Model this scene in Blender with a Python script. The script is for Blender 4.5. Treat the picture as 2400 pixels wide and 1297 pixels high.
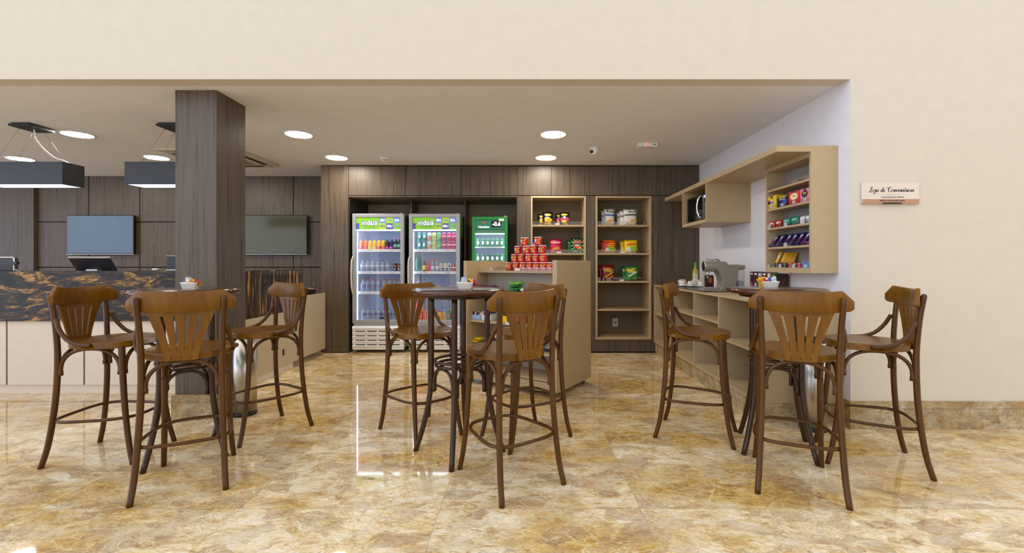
import bpy, bmesh, math, random
from mathutils import Vector, Matrix
PI = math.pi
random.seed(7)
for o in list(bpy.data.objects):
    bpy.data.objects.remove(o)
S = bpy.context.scene
C = S.collection

# ------------------------------------------------------------------ camera, world, exposure
F, CX, CY, H = 1050.0, 1227.0, 621.0, 1.22
cam = bpy.data.objects.new('camera', bpy.data.cameras.new('camera'))
C.objects.link(cam)
cam.location = (0, 0, H)
cam.rotation_euler = (PI / 2, 0, 0)
cam.data.sensor_width = 36.0
cam.data.lens = 36.0 * F / 2400
cam.data.shift_x = (1200 - CX) / 2400
cam.data.shift_y = (CY - 648.5) / 2400
cam.data.clip_start = 0.05
S.camera = cam
S.view_settings.view_transform = 'Standard'
S.view_settings.look = 'None'
S.view_settings.exposure = EXPOSURE = 0.0
S.view_settings.gamma = 1.0
S.view_settings.use_curve_mapping = False
try:
    S.cycles.use_denoising = True
    S.cycles.max_bounces = 8
    S.cycles.diffuse_bounces = 5
    S.cycles.transparent_max_bounces = 16
    S.cycles.sample_clamp_indirect = 4.0
except Exception:
    pass

LAMP_LIGHT = 88.0        # recessed lamps
LED_LIGHT = 9.0          # cooler strips
world = bpy.data.worlds.new('daylight')
S.world = world
world.use_nodes = True
wn = world.node_tree.nodes
wl = world.node_tree.links
wn.clear()
wo = wn.new('ShaderNodeOutputWorld')
wb = wn.new('ShaderNodeBackground')
wt = wn.new('ShaderNodeTexCoord')
ws = wn.new('ShaderNodeSeparateXYZ')
wr = wn.new('ShaderNodeValToRGB')
wm = wn.new('ShaderNodeMapRange')
wl.new(wt.outputs['Generated'], ws.inputs[0])
wm.inputs[1].default_value = -1
wm.inputs[2].default_value = 1
wl.new(ws.outputs[0], wm.inputs[0])
wl.new(wm.outputs[0], wr.inputs[0])
wr.color_ramp.elements[0].position = 0.1
wr.color_ramp.elements[0].color = (1.65, 1.84, 2.25, 1)     # daylight from the windows on the left
wr.color_ramp.elements[1].position = 0.5
wr.color_ramp.elements[1].color = (1.0, 0.945, 0.86, 1)      # warm lobby behind the camera
wl.new(wr.outputs[0], wb.inputs[0])
wb.inputs[1].default_value = 1.14
wl.new(wb.outputs[0], wo.inputs[0])

# ------------------------------------------------------------------ helpers
def px(x, y, Y):
    """point at depth Y seen at pixel x, y"""
    return Vector(((x - CX) * Y / F, Y, H + (CY - y) * Y / F))
def X_(x, Y): return (x - CX) * Y / F
def Z_(y, Y): return H + (CY - y) * Y / F
def lin(c):
    return tuple((v / 255 / 12.92) if v / 255 <= 0.04045 else ((v / 255 + 0.055) / 1.055) ** 2.4 for v in c)

MATS = {}
def mat(name, rgb, rough=0.5, metal=0.0, coat=0.0, emit=None, estr=0.0, trans=0.0, alpha=1.0, spec=0.5):
    if name in MATS: return MATS[name]
    m = bpy.data.materials.new(name)
    m.use_nodes = True
    nt = m.node_tree
    b = nt.nodes['Principled BSDF']
    c = lin(rgb)
    b.inputs['Base Color'].default_value = (*c, 1)
    b.inputs['Roughness'].default_value = rough
    b.inputs['Metallic'].default_value = metal
    b.inputs['Coat Weight'].default_value = coat
    b.inputs['Coat Roughness'].default_value = 0.08
    b.inputs['Transmission Weight'].default_value = trans
    b.inputs['Specular IOR Level'].default_value = spec
    if emit:
        b.inputs['Emission Color'].default_value = (*lin(emit), 1)
        b.inputs['Emission Strength'].default_value = estr
    else:
        # faint procedural variation so that no surface is a dead flat colour
        tc = nt.nodes.new('ShaderNodeTexCoord')
        n = nt.nodes.new('ShaderNodeTexNoise')
        n.inputs['Scale'].default_value = 9
        mx = nt.nodes.new('ShaderNodeMix')
        mx.data_type = 'RGBA'
        mx.inputs[6].default_value = (*[v * 0.95 for v in c], 1)
        mx.inputs[7].default_value = (*[min(1, v * 1.05) for v in c], 1)
        nt.links.new(tc.outputs['Object'], n.inputs['Vector'])
        nt.links.new(n.outputs['Fac'], mx.inputs[0])
        nt.links.new(mx.outputs[2], b.inputs['Base Color'])
    MATS[name] = m
    return m

def ramp(nt, stops):
    r = nt.nodes.new('ShaderNodeValToRGB')
    e = r.color_ramp.elements
    while len(e) < len(stops): e.new(0.5)
    for i, (p, c) in enumerate(stops):
        e[i].position = p
        e[i].color = (*lin(c), 1) if len(c) == 3 else c
    return r

def wood_mat(name, stops, scale=(16, 16, 0.7), rough=0.35, coat=0.0, spec=0.5, coords='Object'):
    m = bpy.data.materials.new(name)
    m.use_nodes = True
    nt = m.node_tree
    L = nt.links.new
    b = nt.nodes['Principled BSDF']
    tc = nt.nodes.new('ShaderNodeTexCoord')
    mp = nt.nodes.new('ShaderNodeMapping')
    mp.inputs['Scale'].default_value = scale
    if coords == 'World':
        g = nt.nodes.new('ShaderNodeNewGeometry')
        L(g.outputs['Position'], mp.inputs[0])
    else:
        L(tc.outputs['Object'], mp.inputs[0])
    w = nt.nodes.new('ShaderNodeTexNoise')
    w.inputs['Scale'].default_value = 0.55
    w.inputs['Detail'].default_value = 2
    L(mp.outputs[0], w.inputs['Vector'])
    mx = nt.nodes.new('ShaderNodeVectorMath')
    mx.operation = 'MULTIPLY_ADD'
    L(w.outputs['Color'], mx.inputs[0])
    mx.inputs[1].default_value = (3.0, 3.0, 3.0)
    L(mp.outputs[0], mx.inputs[2])
    n = nt.nodes.new('ShaderNodeTexNoise')
    n.inputs['Scale'].default_value = 1.6
    n.inputs['Detail'].default_value = 7
    n.inputs['Roughness'].default_value = 0.62
    L(mx.outputs[0], n.inputs['Vector'])
    r = ramp(nt, stops)
    L(n.outputs['Fac'], r.inputs[0])
    L(r.outputs[0], b.inputs['Base Color'])
    b.inputs['Roughness'].default_value = rough
    b.inputs['Coat Weight'].default_value = coat
    b.inputs['Coat Roughness'].default_value = 0.12
    b.inputs['Specular IOR Level'].default_value = spec
    MATS[name] = m
    return m

def marble_floor(vertical=False):
    m = bpy.data.materials.new('polished_marble_tiles' if not vertical else 'marble_skirting')
    m.use_nodes = True
    nt = m.node_tree
    N = nt.nodes.new
    L = nt.links.new
    b = nt.nodes['Principled BSDF']
    def vm(op, a=None, bb=None, c=None):
        n = N('ShaderNodeVectorMath'); n.operation = op
        for k, q in enumerate((a, bb, c)):
            if q is None: continue
            if isinstance(q, tuple): n.inputs[k].default_value = q
            else: L(q, n.inputs[k])
        return n.outputs[0]
    def ma(op, a=None, bb=None):
        n = N('ShaderNodeMath'); n.operation = op
        for k, q in enumerate((a, bb)):
            if q is None: continue
            if isinstance(q, (int, float)): n.inputs[k].default_value = q
            else: L(q, n.inputs[k])
        return n.outputs[0]
    def rng(src, a, bb, c=0.0, d=1.0):
        n = N('ShaderNodeMapRange'); L(src, n.inputs[0])
        for k, q in enumerate((a, bb, c, d)): n.inputs[k + 1].default_value = q
        return n.outputs[0]
    def noise(src, sc, det=6, rough=0.6, color=False):
        n = N('ShaderNodeTexNoise'); n.inputs['Scale'].default_value = sc; n.inputs['Detail'].default_value = det; n.inputs['Roughness'].default_value = rough
        L(src, n.inputs['Vector']); return n.outputs['Color' if color else 'Fac']
    def mix(f, a, bb):
        n = N('ShaderNodeMix'); n.data_type = 'RGBA'
        for k, q in ((0, f), (6, a), (7, bb)):
            if isinstance(q, tuple): n.inputs[k].default_value = (*lin(q), 1)
            elif isinstance(q, float): n.inputs[k].default_value = q
            else: L(q, n.inputs[k])
        return n.outputs[2]
    g = N('ShaderNodeNewGeometry')
    src = g.outputs['Position']
    if vertical:
        mp = N('ShaderNodeMapping'); mp.inputs['Rotation'].default_value = (0.9, 0.35, 0.2); mp.inputs['Scale'].default_value = (2.1, 2.1, 2.1); L(src, mp.inputs[0]); src = mp.outputs[0]
    off = vm('ADD', src, (0.419, -0.2376, 0.0))
    fl = vm('MULTIPLY', vm('FLOOR', off), (1.0, 1.0, 0.0))
    wnz = N('ShaderNodeTexWhiteNoise'); wnz.noise_dimensions = '3D'; L(fl, wnz.inputs['Vector'])
    rot = N('ShaderNodeMapping'); rot.inputs['Rotation'].default_value = (0, 0, 0.35); rot.inputs['Scale'].default_value = (1.0, 1.7, 1.0)
    L(off, rot.inputs[0])
    base = rot.outputs[0] if vertical else vm('MULTIPLY_ADD', wnz.outputs['Color'], (30.0, 30.0, 30.0), rot.outputs[0])
    w1 = vm('MULTIPLY_ADD', noise(base, 2.6, 4, 0.55, True), (0.26, 0.26, 0.26), base)
    w2 = vm('MULTIPLY_ADD', noise(w1, 9, 4, 0.6, True), (0.035, 0.035, 0.035), w1)
    # broad drift between cream, gold and rose-brown stone
    big = noise(w1, 1.5, 3, 0.5)
    r_light = ramp(nt, [(0.33, (150, 122, 90)), (0.42, (210, 184, 138)), (0.51, (236, 218, 180)), (0.60, (246, 236, 214)), (0.70, (218, 204, 178))])
    L(noise(w2, 8.0, 12, 0.72), r_light.inputs[0])
    r_gold = ramp(nt, [(0.32, (120, 92, 64)), (0.42, (182, 142, 84)), (0.54, (216, 180, 112)), (0.66, (230, 206, 156)), (0.8, (184, 158, 124))])
    L(noise(w2, 9.0, 12, 0.74), r_gold.inputs[0])
    o = mix(rng(ma('ADD', big, ma('MULTIPLY', wnz.outputs['Value'], 0.14)), 0.43, 0.63), r_gold.outputs[0], r_light.outputs[0])
    # clasts
    v0 = N('ShaderNodeTexVoronoi'); v0.inputs['Scale'].default_value = 6.5; L(w2, v0.inputs['Vector'])
    sp = N('ShaderNodeSeparateColor'); L(v0.outputs['Color'], sp.inputs[0])
    rc = ramp(nt, [(0.0, (200, 184, 160)), (0.45, (150, 116, 88)), (0.7, (186, 160, 132)), (1.0, (222, 206, 178))])
    L(sp.outputs[1], rc.inputs[0])
    o = mix(ma('MULTIPLY', rng(sp.outputs[0], 0.62, 0.70), 0.5), o, rc.outputs[0])
    def veins(prev, scale, hi, col, amt, nsc, lo_n=0.45, hi_n=0.60):
        v = N('ShaderNodeTexVoronoi'); v.feature = 'DISTANCE_TO_EDGE'; v.inputs['Scale'].default_value = scale
        L(w2, v.inputs['Vector'])
        f = ma('MULTIPLY', rng(v.outputs['Distance'], 0.0, hi, amt, 0.0), rng(noise(base, nsc, 3), lo_n, hi_n))
        return mix(f, prev, col)
    o = veins(o, 3.2, 0.022, (240, 222, 172), 0.85, 2.6)
    o = veins(o, 8.0, 0.035, (240, 224, 184), 0.75, 4.0, 0.40, 0.55)
    o = veins(o, 17.0, 0.055, (234, 212, 164), 0.6, 5.5, 0.42, 0.56)
    o = veins(o, 9.5, 0.03, (120, 90, 62), 0.36, 6.0, 0.48, 0.58)
    o = veins(o, 21.0, 0.06, (150, 112, 66), 0.5, 4.5, 0.46, 0.58)
    o = veins(o, 6.0, 0.03, (206, 120, 50), 0.45, 3.0, 0.52, 0.62)
    # thin smoky streaks
    st = N('ShaderNodeMapping'); st.inputs['Rotation'].default_value = (0, 0, -0.25); st.inputs['Scale'].default_value = (1.0, 2.6, 1.0); L(w2, st.inputs[0])
    o = mix(rng(noise(st.outputs[0], 11.0, 10, 0.76), 0.57, 0.68, 0.0, 0.68), o, (120, 98, 76))
    hs = N('ShaderNodeHueSaturation')
    hs.inputs['Saturation'].default_value = 1.06
    fine = noise(st.outputs[0], 34, 8, 0.75)
    L(ma('MULTIPLY', rng(wnz.outputs['Value'], 0, 1, 0.92, 1.06), rng(fine, 0.36, 0.64, 0.80, 1.16)), hs.inputs['Value']); L(o, hs.inputs['Color'])
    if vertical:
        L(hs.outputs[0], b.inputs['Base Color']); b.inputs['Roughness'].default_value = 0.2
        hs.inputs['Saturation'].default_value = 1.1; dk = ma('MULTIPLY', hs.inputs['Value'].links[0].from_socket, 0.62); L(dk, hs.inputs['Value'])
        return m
    sx = N('ShaderNodeSeparateXYZ'); L(vm('FRACTION', off), sx.inputs[0])
    j = ma('MULTIPLY', ma('MAXIMUM', ma('LESS_THAN', sx.outputs[0], 0.0035), ma('LESS_THAN', sx.outputs[1], 0.0035)), 0.55)
    L(mix(j, hs.outputs[0], (176, 152, 114)), b.inputs['Base Color'])
    b.inputs['Roughness'].default_value = 0.045
    MATS['floor'] = m
    return m

def granite_mat(name, vertical=False, gold=1.0):
    m = bpy.data.materials.new(name)
    m.use_nodes = True
    nt = m.node_tree; N = nt.nodes.new; L = nt.links.new
    b = nt.nodes['Principled BSDF']
    g = N('ShaderNodeNewGeometry')
    mp = N('ShaderNodeMapping')
    mp.inputs['Scale'].default_value = (1.6, 8.0, 0.6) if vertical else (1.5, 1, 5.2)
    L(g.outputs['Position'], mp.inputs[0])
    w1 = N('ShaderNodeTexNoise'); w1.inputs['Scale'].default_value = 1.6; w1.inputs['Detail'].default_value = 4
    L(mp.outputs[0], w1.inputs['Vector'])
    wv = N('ShaderNodeVectorMath'); wv.operation = 'MULTIPLY_ADD'; wv.inputs[1].default_value = (1.1, 1.1, 1.1) if not vertical else (.5, .5, .5)
    L(w1.outputs['Color'], wv.inputs[0]); L(mp.outputs[0], wv.inputs[2])
    n = N('ShaderNodeTexNoise'); n.inputs['Scale'].default_value = 3.2; n.inputs['Detail'].default_value = 9; n.inputs['Roughness'].default_value = 0.66
    L(wv.outputs[0], n.inputs['Vector'])
    r = ramp(nt, [(0.34, (34, 31, 32)), (0.46, (46, 41, 37)), (0.535, (74, 60, 44)), (0.585, (142, 104, 52)), (0.63, (196, 158, 92)), (0.68, (98, 72, 44)), (0.76, (54, 44, 38))])
    L(n.outputs['Fac'], r.inputs[0])
    L(r.outputs[0], b.inputs['Base Color'])
    b.inputs['Roughness'].default_value = 0.09
    b.inputs['Specular IOR Level'].default_value = 0.2
    MATS[name] = m
    return m

def glass_mat(name, tint=(1, 1, 1), gloss=0.06, rough=0.0):
    m = bpy.data.materials.new(name)
    m.use_nodes = True
    nt = m.node_tree; nt.nodes.clear()
    o = nt.nodes.new('ShaderNodeOutputMaterial')
    t = nt.nodes.new('ShaderNodeBsdfTransparent'); t.inputs[0].default_value = (*tint, 1)
    gl = nt.nodes.new('ShaderNodeBsdfGlossy'); gl.inputs['Roughness'].default_value = rough
    fz = nt.nodes.new('ShaderNodeLayerWeight'); fz.inputs[0].default_value = 0.5
    pw = nt.nodes.new('ShaderNodeMath'); pw.operation = 'POWER'; pw.inputs[1].default_value = 4.0
    nt.links.new(fz.outputs['Facing'], pw.inputs[0])
    ml = nt.nodes.new('ShaderNodeMath'); ml.operation = 'MULTIPLY_ADD'; ml.inputs[1].default_value = 0.6; ml.inputs[2].default_value = gloss * 0.7
    nt.links.new(pw.outputs[0], ml.inputs[0])
    mx = nt.nodes.new('ShaderNodeMixShader')
    nt.links.new(ml.outputs[0], mx.inputs[0])
    nt.links.new(t.outputs[0], mx.inputs[1]); nt.links.new(gl.outputs[0], mx.inputs[2])
    nt.links.new(mx.outputs[0], o.inputs[0])
    MATS[name] = m
    return m

# --- mesh building
def new(): return bmesh.new()
def box(bm, x0, x1, y0, y1, z0, z1, mi=0, bev=0.0, M=None):
    b2 = bmesh.new()
    vs = [b2.verts.new((x, y, z)) for x in (x0, x1) for y in (y0, y1) for z in (z0, z1)]
    for q in ((0, 1, 3, 2), (4, 6, 7, 5), (0, 4, 5, 1), (2, 3, 7, 6), (0, 2, 6, 4), (1, 5, 7, 3)):
        b2.faces.new([vs[i] for i in q])
    if bev > 0:
        bmesh.ops.bevel(b2, geom=list(b2.edges), offset=bev, segments=2, profile=0.5, affect='EDGES')
    merge(bm, b2, mi, M)
    return bm
def merge(bm, b2, mi=0, M=None):
    if M is not None: bmesh.ops.transform(b2, matrix=M, verts=b2.verts)
    bmesh.ops.recalc_face_normals(b2, faces=b2.faces)
    mp = {}
    for v in b2.verts: mp[v] = bm.verts.new(v.co)
    for f in b2.faces:
        try:
            nf = bm.faces.new([mp[v] for v in f.verts]); nf.material_index = mi; nf.smooth = f.smooth
        except ValueError: pass
    b2.free()
def tube(bm, pts, r, segs=10, closed=False, mi=0, flat=1.0, M=None, up=None):
    """sweep a circle (or an ellipse squeezed by flat) along pts; r is a number or one per point"""
    pts = [Vector(p) for p in pts]
    n = len(pts)
    rr = r if isinstance(r, (list, tuple)) else [r] * n
    b2 = bmesh.new()
    rings = []
    prev = None
    for i, p in enumerate(pts):
        a = pts[(i - 1) % n] if (closed or i > 0) else p
        c = pts[(i + 1) % n] if (closed or i < n - 1) else p
        t = (c - a).normalized()
        if prev is None:
            u = Vector(up) if up else (Vector((0, 0, 1)) if abs(t.z) < 0.9 else Vector((1, 0, 0)))
            u = (u - t * u.dot(t)).normalized()
        else:
            u = (prev - t * prev.dot(t)).normalized()
        prev = u
        w = t.cross(u)
        rings.append([b2.verts.new(p + (u * math.cos(k * 2 * PI / segs) * flat + w * math.sin(k * 2 * PI / segs)) * rr[i]) for k in range(segs)])
    for i in range(n if closed else n - 1):
        A, B = rings[i], rings[(i + 1) % n]
        for k in range(segs):
            f = b2.faces.new((A[k], A[(k + 1) % segs], B[(k + 1) % segs], B[k])); f.smooth = True
    if not closed:
        b2.faces.new(rings[0][::-1]); b2.faces.new(rings[-1])
    merge(bm, b2, mi, M)
    return bm
def lathe(bm, prof, segs=24, mi=0, M=None, cap=True):
    b2 = bmesh.new()
    rings = []
    for r, z in prof:
        if r < 1e-6: rings.append([b2.verts.new((0, 0, z))])
        else: rings.append([b2.verts.new((r * math.cos(k * 2 * PI / segs), r * math.sin(k * 2 * PI / segs), z)) for k in range(segs)])
    for A, B in zip(rings, rings[1:]):
        for k in range(segs):
            k2 = (k + 1) % segs
            if len(A) == 1 and len(B) == 1: continue
            if len(A) == 1: f = b2.faces.new((A[0], B[k2], B[k]))
            elif len(B) == 1: f = b2.faces.new((A[k], A[k2], B[0]))
            else: f = b2.faces.new((A[k], A[k2], B[k2], B[k]))
            f.smooth = True
    if cap:
        for R in (rings[0], rings[-1]):
            if len(R) > 1:
                try: b2.faces.new(R)
                except ValueError: pass
    merge(bm, b2, mi, M)
    return bm
def prism(bm, poly, axis, a, b, mi=0, M=None, smooth=False):
    """extrude a 2D polygon along an axis ('x': poly is y,z; 'y': poly is x,z; 'z': poly is x,y)"""
    def P(u, v, t): return {'x': (t, u, v), 'y': (u, t, v), 'z': (u, v, t)}[axis]
    b2 = bmesh.new()
    A = [b2.verts.new(P(u, v, a)) for u, v in poly]
    B = [b2.verts.new(P(u, v, b)) for u, v in poly]
    n = len(poly)
    b2.faces.new(A); b2.faces.new(B[::-1])
    for i in range(n):
        f = b2.faces.new((A[i], A[(i + 1) % n], B[(i + 1) % n], B[i])); f.smooth = smooth
    merge(bm, b2, mi, M)
    return bm
def smoothed(pts, k=6, closed=False):
    """Catmull-Rom through pts"""
    P = [Vector(p) for p in pts]; n = len(P); out = []
    for i in range(n if closed else n - 1):
        p0 = P[(i - 1) % n] if (closed or i > 0) else P[0] * 2 - P[1]
        p1 = P[i]; p2 = P[(i + 1) % n]
        p3 = P[(i + 2) % n] if (closed or i < n - 2) else P[-1] * 2 - P[-2]
        for j in range(k):
            t = j / k
            out.append(0.5 * ((2 * p1) + (p2 - p0) * t + (2 * p0 - 5 * p1 + 4 * p2 - p3) * t * t + (3 * p1 - p0 - 3 * p2 + p3) * t ** 3))
    if not closed: out.append(P[-1])
    return out

def obj(name, bm, m, parent=None, loc=None, rot=None, smooth=None, bevel=0.0, me=None):
    if me is None:
        me = bpy.data.meshes.new(name)
        bm.to_mesh(me); bm.free()
        for q in (m if isinstance(m, (list, tuple)) else [m]): me.materials.append(q)
        if smooth is not None:
            for p in me.polygons: p.use_smooth = smooth
    o = bpy.data.objects.new(name, me)
    C.objects.link(o)
    if parent: o.parent = parent
    if loc is not None: o.location = loc
    if rot is not None: o.rotation_euler = rot
    if bevel:
        md = o.modifiers.new('edge', 'BEVEL'); md.width = bevel; md.segments = 2; md.limit_method = 'ANGLE'
    return o
def tag(o, label, cat, group=None):
    o['label'] = label; o['category'] = cat
    if group: o['group'] = group
    return o
def thing(name, label, cat, loc=(0, 0, 0), rz=0.0, group=None):
    o = bpy.data.objects.new(name, None)
    o.empty_display_size = 0.05
    C.objects.link(o); o.location = loc; o.rotation_euler = (0, 0, rz)
    return tag(o, label, cat, group)
def struct(name, bm, m):
    o = obj(name, bm, m); o['kind'] = 'structure'; return o
def dup(root, loc, rz, label, group=None):
    r = root.copy(); C.objects.link(r); r.location = loc; r.rotation_euler = (root.rotation_euler[0], root.rotation_euler[1], rz)
    r['label'] = label
    if group: r['group'] = group
    for ch in list(root.children):
        c = ch.copy(); C.objects.link(c); c.parent = r
        for g in ch.children:
            d = g.copy(); C.objects.link(d); d.parent = c
    return r

_txt = {}
def text_mesh(body, size, bold=0.0, shear=0.0, spacing=1.0):
    """flat lettering centred on the origin in the x-z plane, facing -y"""
    key = (body, size, bold, shear, spacing)
    if key in _txt: return _txt[key]
    cu = bpy.data.curves.new('lettering', 'FONT')
    cu.body = body; cu.size = size; cu.offset = bold; cu.shear = shear; cu.space_character = spacing
    cu.align_x = 'CENTER'; cu.align_y = 'CENTER'; cu.resolution_u = 3
    o = bpy.data.objects.new('lettering', cu); C.objects.link(o)
    dg = bpy.context.evaluated_depsgraph_get()
    me = bpy.data.meshes.new_from_object(o.evaluated_get(dg))
    bpy.data.objects.remove(o); bpy.data.curves.remove(cu)
    vs = [(v.co.x, v.co.y) for v in me.vertices]
    fs = [tuple(p.vertices) for p in me.polygons]
    bpy.data.meshes.remove(me)
    _txt[key] = (vs, fs)
    return _txt[key]
def add_text(bm, body, size, fn, bold=0.0, shear=0.0, spacing=1.0, mi=0):
    """fn maps flat (u, v) lettering coordinates to a 3D point"""
    vs, fs = text_mesh(body, size, bold, shear, spacing)
    V = [bm.verts.new(fn(u, v)) for u, v in vs]
    for f in fs:
        try:
            q = bm.faces.new([V[i] for i in f]); q.material_index = mi
        except ValueError: pass
    return bm
def on_front(x, y, z, ang=0.0):
    c, s = math.cos(ang), math.sin(ang)
    return lambda u, v: (x + u * c - v * s, y, z + u * s + v * c)
def on_left(x, y, z, ang=0.0):   # a face looking along -x
    c, s = math.cos(ang), math.sin(ang)
    return lambda u, v: (x, y - (u * c - v * s), z + u * s + v * c)
def on_can(r, z, ang=0.0, turn=0.0):
    c, s = math.cos(ang), math.sin(ang)
    def f(u, v):
        a = (u * c - v * s) / r + turn
        return (r * math.sin(a), -r * math.cos(a), z + u * s + v * c)
    return f
def disc(bm, fn, rx, rz, n=16, mi=0):
    rings = [[bm.verts.new(fn(rx * q * math.cos(2 * PI * k / n), rz * q * math.sin(2 * PI * k / n))) for k in range(n)] for q in (1.0, 0.66, 0.33)]
    ce = bm.verts.new(fn(0, 0))
    for A, B in zip(rings, rings[1:]):
        for k in range(n):
            f = bm.faces.new((A[k], A[(k + 1) % n], B[(k + 1) % n], B[k])); f.material_index = mi
    for k in range(n):
        f = bm.faces.new((rings[-1][k], rings[-1][(k + 1) % n], ce)); f.material_index = mi
def quad(bm, fn, u0, u1, v0, v1, mi=0, n=1):
    for k in range(n):
        a = u0 + (u1 - u0) * k / n; b = u0 + (u1 - u0) * (k + 1) / n
        q = bm.faces.new([bm.verts.new(fn(*p)) for p in ((a, v0), (b, v0), (b, v1), (a, v1))]); q.material_index = mi

ORD = ['first', 'second', 'third', 'fourth', 'fifth', 'sixth', 'seventh', 'eighth', 'ninth', 'tenth', 'eleventh', 'twelfth']

# ------------------------------------------------------------------ materials
white_paint = mat('white_paint', (236, 230, 222), 0.7)
ceil_paint = mat('ceiling_paint', (236, 236, 240), 0.8)
cream_paint = mat('cream_paint', (215, 206, 191), 0.7)
cool_lit_paint = mat('cool_lit_white_paint', (232, 231, 236), 0.7)  # cool light on the right wall, put into its paint colour
beige = mat('beige_laminate', (184, 162, 125), 0.45)
beige_edge = mat('beige_edge', (204, 186, 156), 0.45)
grey_back = mat('grey_laminate', (150, 144, 138), 0.5)
counter_beige = mat('counter_laminate', (222, 210, 196), 0.4)
bronze_strip = mat('bronze_strip', (120, 102, 74), 0.4, 0.3)
black = mat('black_plastic', (18, 18, 20), 0.35)
black_metal = mat('black_metal', (46, 48, 54), 0.4, 0.2)
dark_gap = mat('dark_gap', (14, 12, 10), 0.8)
grey_plastic = mat('grey_plastic', (96, 98, 102), 0.4)
white_plastic = mat('white_plastic', (232, 232, 230), 0.35)
paper_white = mat('white_label', (236, 236, 240), 0.6)
ink = mat('ink_black', (26, 24, 24), 0.6)
ink_grey = mat('ink_grey', (90, 86, 92), 0.6)
silver = mat('silver_aluminium', (192, 190, 186), 0.35, 0.6)
steel = mat('brushed_steel', (206, 200, 190), 0.30, 1.0)
chrome = mat('chrome', (220, 222, 226), 0.06, 1.0)
ceramic = mat('white_ceramic', (238, 234, 226), 0.15, coat=0.4)
panel_wood = wood_mat('dark_panel_wood', [(0.30, (46, 37, 29)), (0.41, (74, 62, 50)), (0.53, (95, 81, 67)), (0.65, (85, 72, 59)), (0.76, (60, 49, 39))], (26, 26, 0.8), 0.42, coords='World')
stool_wood = wood_mat('honey_brown_wood', [(0.3, (98, 59, 1)), (0.5, (113, 71, 2)), (0.7, (127, 83, 5))], (9, 9, 1.4), 0.30, 0.0, 0.32)
stool_dark = wood_mat('brown_leg_wood', [(0.3, (66, 37, 2)), (0.5, (78, 45, 3)), (0.7, (90, 54, 6))], (9, 9, 1.4), 0.26, 0.0, 0.36)
table_wood = wood_mat('mahogany_wood', [(0.3, (52, 26, 14)), (0.5, (70, 38, 22)), (0.7, (84, 48, 28))], (2, 9, 9), 0.16, 0.15)
table_leg_wood = wood_mat('dark_leg_wood', [(0.3, (44, 24, 12)), (0.5, (56, 32, 15)), (0.7, (68, 40, 19))], (9, 9, 1.4), 0.26, 0.0, 0.4)
floor_mat = marble_floor()
granite = granite_mat('black_gold_granite')
granite_side = granite_mat('black_gold_granite_veined', True)
cooler_glass = glass_mat('cooler_glass', (0.97, 0.98, 1.0), 0.05)
clear_glass = glass_mat('clear_acrylic', (0.95, 0.97, 0.98), 0.08)
def milky_mat(name, rgb, amount, rough=0.12):
    m = glass_mat(name, tuple(min(1, v * 0.15 + 0.82) for v in lin(rgb)), 0.10, 0.05)
    nt = m.node_tree
    out = [n for n in nt.nodes if n.type == 'OUTPUT_MATERIAL'][0]
    prev = out.inputs[0].links[0].from_socket
    pb = nt.nodes.new('ShaderNodeBsdfPrincipled'); pb.inputs['Base Color'].default_value = (*lin(rgb), 1); pb.inputs['Roughness'].default_value = rough
    mx = nt.nodes.new('ShaderNodeMixShader'); mx.inputs[0].default_value = amount
    nt.links.new(prev, mx.inputs[1]); nt.links.new(pb.outputs[0], mx.inputs[2]); nt.links.new(mx.outputs[0], out.inputs[0])
    return m
water_glass = milky_mat('water_bottle_plastic', (176, 192, 214), 0.45)
lamp_glow = mat('lamp_glow', (255, 250, 240), emit=(255, 244, 226), estr=LAMP_LIGHT)
led_glow = mat('led_glow', (240, 246, 255), emit=(214, 230, 255), estr=LED_LIGHT)
pendant_glow = mat('pendant_glow', (235, 242, 255), emit=(206, 224, 255), estr=2.2)
# ------------------------------------------------------------------ the room
CEIL, YW, XR, YB, YR = 2.60, 3.33, 2.43, 6.19, 6.97
bm = new(); box(bm, -11, 7, -5, 7.2, -0.1, 0.0)
struct('floor', bm, floor_mat)
bm = new(); box(bm, -11, XR + 0.16, YW + 0.12, 7.2, CEIL, CEIL + 0.2)
struct('ceiling', bm, ceil_paint)
bm = new()
box(bm, -11, XR, YW, YW + 0.12, CEIL, 4.6)
box(bm, XR, XR + 0.16, YW, YW + 0.003, 0, 4.6); box(bm, XR + 0.16, 7, YW, YW + 0.12, 0, 4.6); box(bm, XR, XR + 0.16, YW + 0.003, YW + 0.12, CEIL, 4.6)
struct('wall_front', bm, cream_paint)
bm = new(); box(bm, XR, XR + 0.16, YW + 0.003, 7.2, 0, CEIL)
struct('wall_right', bm, cool_lit_paint)
# reception wall: dark wooden squares with open joints
bm = new()
box(bm, -11, -2.80, YR + 0.02, 7.2, 0, CEIL, 1)
gx = [-3.582 + 0.796 * k for k in range(-5, 2)]
gz = [0.474, 1.180, 1.886, CEIL + 0.006]
for x0, x1 in zip(gx, gx[1:]):
    x1 = min(x1, -2.80)
    for z0, z1 in zip(gz, gz[1:]):
        box(bm, x0 + 0.007, x1 - 0.007, YR, YR + 0.02, z0 + 0.007, z1 - 0.007, 0)
box(bm, -2.80, XR + 0.16, YR + 0.03, 7.2, 0, CEIL, 1)
box(bm, -11, gx[0] - 0.006, YR - 0.05, YR + 0.02, 0.0, CEIL, 0)
struct('wall_back', bm, [panel_wood, dark_gap])
# marble skirting on the right
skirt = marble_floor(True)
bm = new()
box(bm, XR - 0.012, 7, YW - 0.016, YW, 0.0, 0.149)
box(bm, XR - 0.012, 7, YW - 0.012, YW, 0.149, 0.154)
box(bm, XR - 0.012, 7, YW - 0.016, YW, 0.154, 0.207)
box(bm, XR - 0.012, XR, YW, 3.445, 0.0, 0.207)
struct('baseboard_front', bm, skirt)

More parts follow.
